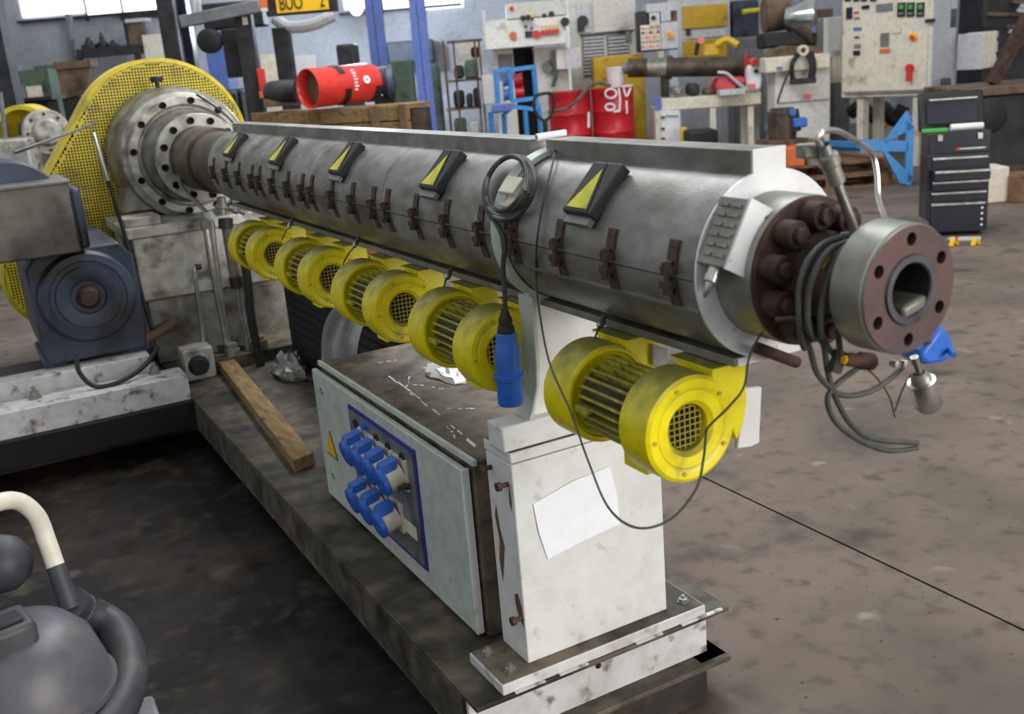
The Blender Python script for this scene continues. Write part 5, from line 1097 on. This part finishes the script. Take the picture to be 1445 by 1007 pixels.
# --- big control cabinet
D0, D1 = 13.2, 12.3
t = thing('control_cabinet', 'big cream control cabinet with digital controllers and a red isolator handle', 'control cabinet', at(1250, 130, 12.8))
o_, ex_, n_, h_ = rect(1188, -60, 1316, 136, D0, D1)
build('shell', MB().fbox(o_, ex_, n_*.55, Vector((0, 0, h_))), K['cream'], t, bevel=.008)
build('side_panel', MB().fbox(o_ + ex_*1.0005, ex_.normalized()*.012, n_*.55, Vector((0, 0, h_))), K['cabgrey'], t)
build('door', MB().fbox(o_ + ex_*.02 + Vector((0, 0, .07)) - n_*.02, ex_*.94, n_*.02, Vector((0, 0, h_ - .1))), K['cream'], t, bevel=.006)
def onf(px, py, off=.02):     # pixel to a point on the slanted door
    r = ray(px, py); q0 = o_ - n_*off; return EYEP + r * ((q0 - EYEP).dot(n_) / r.dot(n_))
eu = ex_.normalized()
def fp(nm, x0, y0, x1, y1, m, tk=.015, off=.02, bev=0, par=None):
    a, c_ = onf(x0, y1, off), onf(x1, y0, off); wv = (c_ - a).dot(eu)
    return build(nm, MB().fbox(a, eu*wv, -n_*tk, Vector((0, 0, c_.z - a.z))), K[m], par or t, bevel=bev)
for x_ in (1267, 1280, 1294):
    ct = fp('controller', x_, 3, x_ + 11, 24, 'toolblack', .02); fp('green_display', x_ + 3, 6, x_ + 9, 13, 'green', .024, par=ct); fp('keypad', x_ + 2, 17, x_ + 9, 21, 'grey', .024, par=ct)
fp('plate', 1237, 4, 1260, 17, 'grey'); fp('meter', 1195, 10, 1203, 27, 'toolblack', .02); fp('meter', 1217, 7, 1227, 13, 'toolblack', .02); fp('caption', 1206, 24, 1213, 27, 'grey'); fp('caption', 1206, 16, 1212, 19, 'red'); fp('badge', 1205, 38, 1216, 43, 'pillar')
for x_ in (1193, 1205, 1216, 1229): fp('meter', x_, -8, x_ + 8, 2, 'toolblack', .02)
fp('caption', 1206, 51, 1213, 54, 'dark'); fp('plate', 1206, 62, 1215, 68, 'grey'); fp('switch', 1205, 71, 1214, 78, 'toolblack', .02); fp('notice', 1243, 46, 1255, 66, 'grey'); fp('red_notice', 1242, 68, 1256, 75, 'orange'); fp('yellow_notice', 1259, 39, 1272, 47, 'cream'); fp('pink_sheet', 1286, 27, 1303, 43, 'offwhite', .002)
e_ = onf(1289.5, 52); build('emergency_stop', MB().lathe(e_, -n_, [(0, 0), (0, .048), (.02, .048), (.02, .024), (.05, .024), (.05, 0)], 20), K['amber'], t); build('stop_knob', MB().lathe(onf(1288, 53, .05), -n_, [(0, 0), (0, .026), (.03, .026), (.03, 0)], 16), K['redbright'], t)
e_ = onf(1285, 96); build('isolator_hub', MB().lathe(e_, -n_, [(0, 0), (0, .05), (.04, .05), (.04, 0)], 20), K['redbright'], t); fp('isolator_handle', 1282.5, 94, 1288.5, 114, 'redbright', .08, bev=.006)
fp('lock_bar', 1307, 26, 1320, 32, 'dark', .03); fp('bottom_seam', 1192, 130, 1312, 131.5, 'grey', .004)
sd0 = o_ + ex_; nu = eu
def onsd(px, py):
    r = ray(px, py); q0 = sd0 + eu*.013; return EYEP + r * ((q0 - EYEP).dot(eu) / r.dot(eu))
a, c_ = onsd(1341, 39), onsd(1350, 12)
build('green_plate', MB().fbox(a, eu*.004, n_*max((c_ - a).dot(n_), .02), Vector((0, 0, c_.z - a.z))), K['greenish'], t)
for fx in (.22, .85):
    for dn in (.08, .46):
        p_ = o_ + ex_*fx + n_*dn; build('leg', MB().box((p_.x - .05, p_.y - .05, 0), (p_.x + .05, p_.y + .05, o_.z)), K['cream'], t)
t = thing('side_junction_box', 'cream junction box jutting from the side of the big control cabinet', 'junction box', tuple(far(1387, 98, 12.5)))
build('box', S(1363, 46, 1386, 97, 12.55, .25, 12.35), K['cream'], t, bevel=.008); build('door', S(1386, 45, 1408, 96, 12.35, .3, 12.6), K['cabgrey'], t, bevel=.006); build('latch', S(1403, 52, 1407, 58, 12.5, -.03), K['dark'], t)
one('purple_glove', S(1330, 110, 1343, 132, 12.2, .08), K['motor'], 'dark tool pouch hanging on the control cabinet side', 'pouch', bevel=.02)

# --- toolbox, trestle, pallets
ta, tb_ = onz(1306, 334, 0), onz(1392, 330, 0)
ty = (tb_ - ta).to_2d(); yaw = math.atan2(ty.y, ty.x); TW = ty.length
t = thing('tool_chest', 'black roller tool chest with bright drawer edges and an open lid', 'tool chest', (ta.x, ta.y, 0), yaw)
zt = ony(1306, 190, ta.y).z; TD = .30; HH = zt
def tp(nm, a, b_, m, par=None, **k): return build(nm, MB().box(a, b_), K[m], par or t, local=True, **k)
tp('carcass', (-.0, .0, .03), (TW, TD, HH*.80), 'toolblack', bevel=.006); tp('top_chest', (.0, .005, HH*.80), (TW, TD, HH), 'toolblack', bevel=.006)
dz = [(.04, .33), (.345, .44), (.455, .55), (.56, .66), (.67, .775)]
for i, (a, b_) in enumerate(dz):
    pull = .10 if i == 3 else (.03 if i == 2 else 0)
    dr_ = tp('drawer', (.03, -.012 - pull, HH*a), (TW - .02, .02, HH*b_), 'toolblack', bevel=.004)
    tp('drawer_edge', (.03, -.026 - pull, HH*b_ - .022), (TW - .02, -.010 - pull, HH*b_ - .004), 'bright', bevel=.003, par=dr_)
tp('name_strip', (TW*.5, -.004, HH*.835), (TW*.92, .004, HH*.85), 'bright'); tp('red_badge', (TW*.44, -.005, HH*.832), (TW*.50, .004, HH*.853), 'redbright')
for fx in (.18, .82): tp('latch', (TW*fx - .02, -.012, HH*.925), (TW*fx + .02, .006, HH*.985), 'bright', bevel=.004)
m_ = MB().fbox((-.02, TD - .02, HH), (TW + .04, 0, 0), (0, .09, .30), (0, .05, -.015)); build('lid', m_, K['black'], t, local=True, bevel=.02)
m_ = MB().fbox((.04, TD - .036, HH + .05), (TW - .08, 0, 0), (0, .06, .20), (0, .004, -.001)); build('lid_liner', m_, K['toolblack'], t, local=True, bevel=.01); build('lid_edge', MB().fbox((.05, TD - .03, HH + .235), (TW - .1, 0, 0), (0, .003, .012), (0, .004, 0)), K['bright'], t, local=True)
for k in range(4): build('sticker', MB().lathe((TW - .045, -.013, HH*(.10 + .055*k)), (0, -1, 0), [(0, .010), (.002, .010), (.002, 0)], 10), K['plain'], t, local=True)
for sx_ in (.05, TW - .05):
    for sy_ in (.05, TD - .05): build('caster', MB().lathe((sx_ - .01, sy_, .02), (1, 0, 0), [(0, 0), (0, .02), (.02, .02), (.02, 0)], 12), K['black'], t, local=True)
Mt = ORG[t]
def tw(x, y, z): return Mt @ Vector((x, y, z))
def tpr(x0, y0, z0, x1, y1, z1): return MB().fbox(tw(x0, y0, z0), (tw(x1, y0, z0) - tw(x0, y0, z0)), (tw(x0, y1, z0) - tw(x0, y0, z0)), Vector((0, 0, z1 - z0)))
one('green_tool', tpr(-.03, .08, HH + .001, .16, .14, HH + .03), K['green'], 'green handled tool lying on the open tool chest', 'tool', bevel=.006)
one('white_tube', MB().cyl(tw(.18, .10, HH + .03), tw(.42, .10, HH + .03), .028, n=14), K['plain'], 'white sealant tube lying on the open tool chest', 'tube')
one('blue_tool', tpr(.05, .17, HH + .001, .25, .19, HH + .02), K['bluepaint'], 'blue spanner behind the green tool on the tool chest', 'tool')
cp_ = onz(1362, 334, 0)
t = thing('work_clamp', 'yellow handled bar clamp lying on the floor at the tool chest', 'clamp', (cp_.x, cp_.y, 0))
a, b_ = onz(1340, 337, .05), onz(1384, 336, .05)
build('bar', MB().bar(a, b_, .02, .025), K['cabgrey'], t); build('red_end', MB().bar(a + (b_-a)*.18, a + (b_-a)*.26, .024, .03), K['redbright'], t)
for f_, s__ in ((.12, 1), (.82, 1)):
    c_ = a + (b_ - a)*f_; build('jaw', MB().prism([(c_.x - .04, c_.y - .02, .001), (c_.x - .02, c_.y - .02, .055), (c_.x + .02, c_.y - .02, .055), (c_.x + .05, c_.y - .02, .001), (c_.x + .02, c_.y - .02, .001), (c_.x, c_.y - .02, .03), (c_.x - .01, c_.y - .02, .001)], (0, .03, 0)), K['amber'], t, bevel=.003)
build('pad', MB().lathe(onz(1342, 338, .025), -FW, [(0, 0), (0, .03), (.02, .03), (.02, 0)], 14), K['bright'], t)
# blue trestle
bt = onz(1284, 262, 0); Db = bt.dot(FW)
t = thing('blue_trestle', 'light blue triangular steel trestle foot with a long beam', 'trestle', at(1284, 262, Db))
bb_ = lambda x, y, d=0: far(x, y, Db + d)
pl_ = [((1281, 156), (1286, 172), (1290, 180), (1252, 200), (1246, 204)), ((1246, 213), (1252, 214), (1288, 250), (1285, 262), (1270, 258)), ((1279, 170), (1290, 178), (1288, 255), (1278, 258)), ((1215, 197), (1282, 199), (1282, 214), (1215, 213))]
for nm, q in zip(('upper_brace', 'lower_brace', 'upright', 'beam_end'), pl_): build(nm, MB().prism([bb_(x, y) for x, y in q], FW*.04), K['bluepaint'], t)
build('beam', MB().bar(bb_(1240, 205, .05), bb_(1165, 202, 1.2), .06, .06), K['bluepaint'], t); build('beam', MB().bar(bb_(1240, 212, .05), bb_(1170, 211, 1.2), .03, .04), K['bluepaint'], t)
c_ = bb_(1284, 200, .25); build('rear_foot', MB().bar((c_.x, c_.y, 0), bb_(1284, 165, .05), .04, .04), K['bluepaint'], t)
for i, (x_, y_, z_, lb) in enumerate(((1165, 268, 0, 'brown wooden pallet on the floor behind the nozzle flange'), (1160, 268, .138, 'second brown pallet stacked behind the nozzle flange'))):
    p_ = onz(x_ + (12 if i < 2 else 0), y_, 0) + FW*.55; pallet('pallet', lb, p_.x, p_.y, yawF + (.08 if i else 0), z_, 1.3, 1.0)
Dp = (onz(1177, 268, 0) + FW*.55).dot(FW); p_ = far(1130, 200, Dp - .3)
t = thing('scrap_plate', 'rusty brown steel plates stacked on the pallets', 'plate', (p_.x, p_.y, .28))
build('sheet', S(1090, 214, 1150, 226, Dp - .1, .4, zb=.2765), K['rustbrown'], t, bevel=.01); build('sheet', S(1092, 204, 1140, 214.2, Dp, .3), K['rustbrown'], t, bevel=.01)
one('orange_box', S(1110, 208, 1136, 236, Dp - .45, .3, zb=.2765), K['orange'], 'orange metal box on the pallets behind the white end ring', 'box', bevel=.01)
one('rust_block', S(1092, 206, 1108, 236, Dp - .45, .25, zb=.2765), K['rustbrown'], 'brown rusty block beside the orange box on the pallets', 'block', bevel=.01)
vp_ = far(1152, 236, Dp - .4)
one('grey_valve_body', MB().lathe((vp_.x, vp_.y, .2765), (0, 0, 1), [(0, 0), (0, .12), (.14, .12), (.17, .08), (.28, .08), (.28, 0)], 16), K['steel2'], 'grey cast valve body on the pallets behind the probe', 'valve')
# rack and scrap at the right
t = thing('dark_machine_bed', 'long dark machine bed with rusty arms right of the control cabinet', 'machine', at(1420, 200, 10.5))
build('bed', S(1385, 128, 1560, 245, 10.6, .9, floor=True), K['dark'], t, bevel=.03); build('bed_top', S(1360, 118, 1560, 130, 10.5, 1.0), K['rustbrown'], t, bevel=.01); build('foot', S(1398, 232, 1440, 260, 10.58, -.1, floor=True), K['darkwood'], t)
build('arm', MB().bar(far(1400, 118, 10.9), far(1452, 20, 10.9), .14, .10), K['rust'], t); build('arm', MB().bar(far(1410, 80, 11.1), far(1470, 60, 11.1), .12, .10), K['rust'], t)
one('wheel_guard', MB().lathe(far(1393, 163, 10.49), -FW, [(0, 0), (0, .18), (.06, .18), (.08, .14), (.08, 0)], 28), K['black'], 'round black wheel guard hung beside the tool chest', 'guard')
one('stone_block', S(1396, 236, 1424, 268, 9.4, .3, floor=True), K['cream'], 'pale concrete block on the floor beyond the tool chest', 'block', bevel=.01)
one('timber_offcut', S(1430, 246, 1490, 272, 9.3, .3, floor=True), K['palletwood'], 'brown timber block at the foot of the dark machine bed', 'timber', bevel=.01)
one('dark_rack', S(1388, -60, 1600, 60, 14.8, .8, floor=True), K['dark'], 'tall dark rack of scrap behind the machine bed', 'rack', bevel=.05)
rr = random.Random(5)
for i in range(8):
    x_ = 1395 + rr.uniform(0, 60); y_ = 2 + i*6; a = far(x_ - 4, y_, 14.76); b_ = far(x_ + 45, y_ + rr.uniform(-6, 8), 14.76)
    one('scrap_bar', MB().bar(a, b_, .06, .05), K['cabgrey' if i % 3 else 'rustbrown'], ('pale grey' if i % 3 else 'rusty brown') + ' loose scrap bar on the front of the tall dark rack', 'bar', 'scrap bars on the dark rack')
one('grey_backdrop_machine', S(1176, 95, 1200, 180, 15.2, .5, floor=True), K['grey'], 'grey machine leg behind the control cabinet', 'machine', bevel=.02)
t = thing('grey_pedestal', 'off white pedestal with yellow switch under the control cabinet', 'pedestal', at(1250, 190, 13.6))
build('box', S(1240, 160, 1268, 210, 14.2, .4, floor=True), K['offwhite'], t, bevel=.02); build('switch', disc(1252, 176, 14.19, .04, .03), K['amber'], t)
one('dark_cable_heap', MB().tube([far(1200, 160, 14), far(1215, 150, 13.9), far(1232, 165, 13.9), far(1245, 150, 13.9), far(1262, 170, 13.9), far(1275, 150, 13.9)], .09, 8), K['dark'], 'heap of dark cable under the big control cabinet', 'cable')
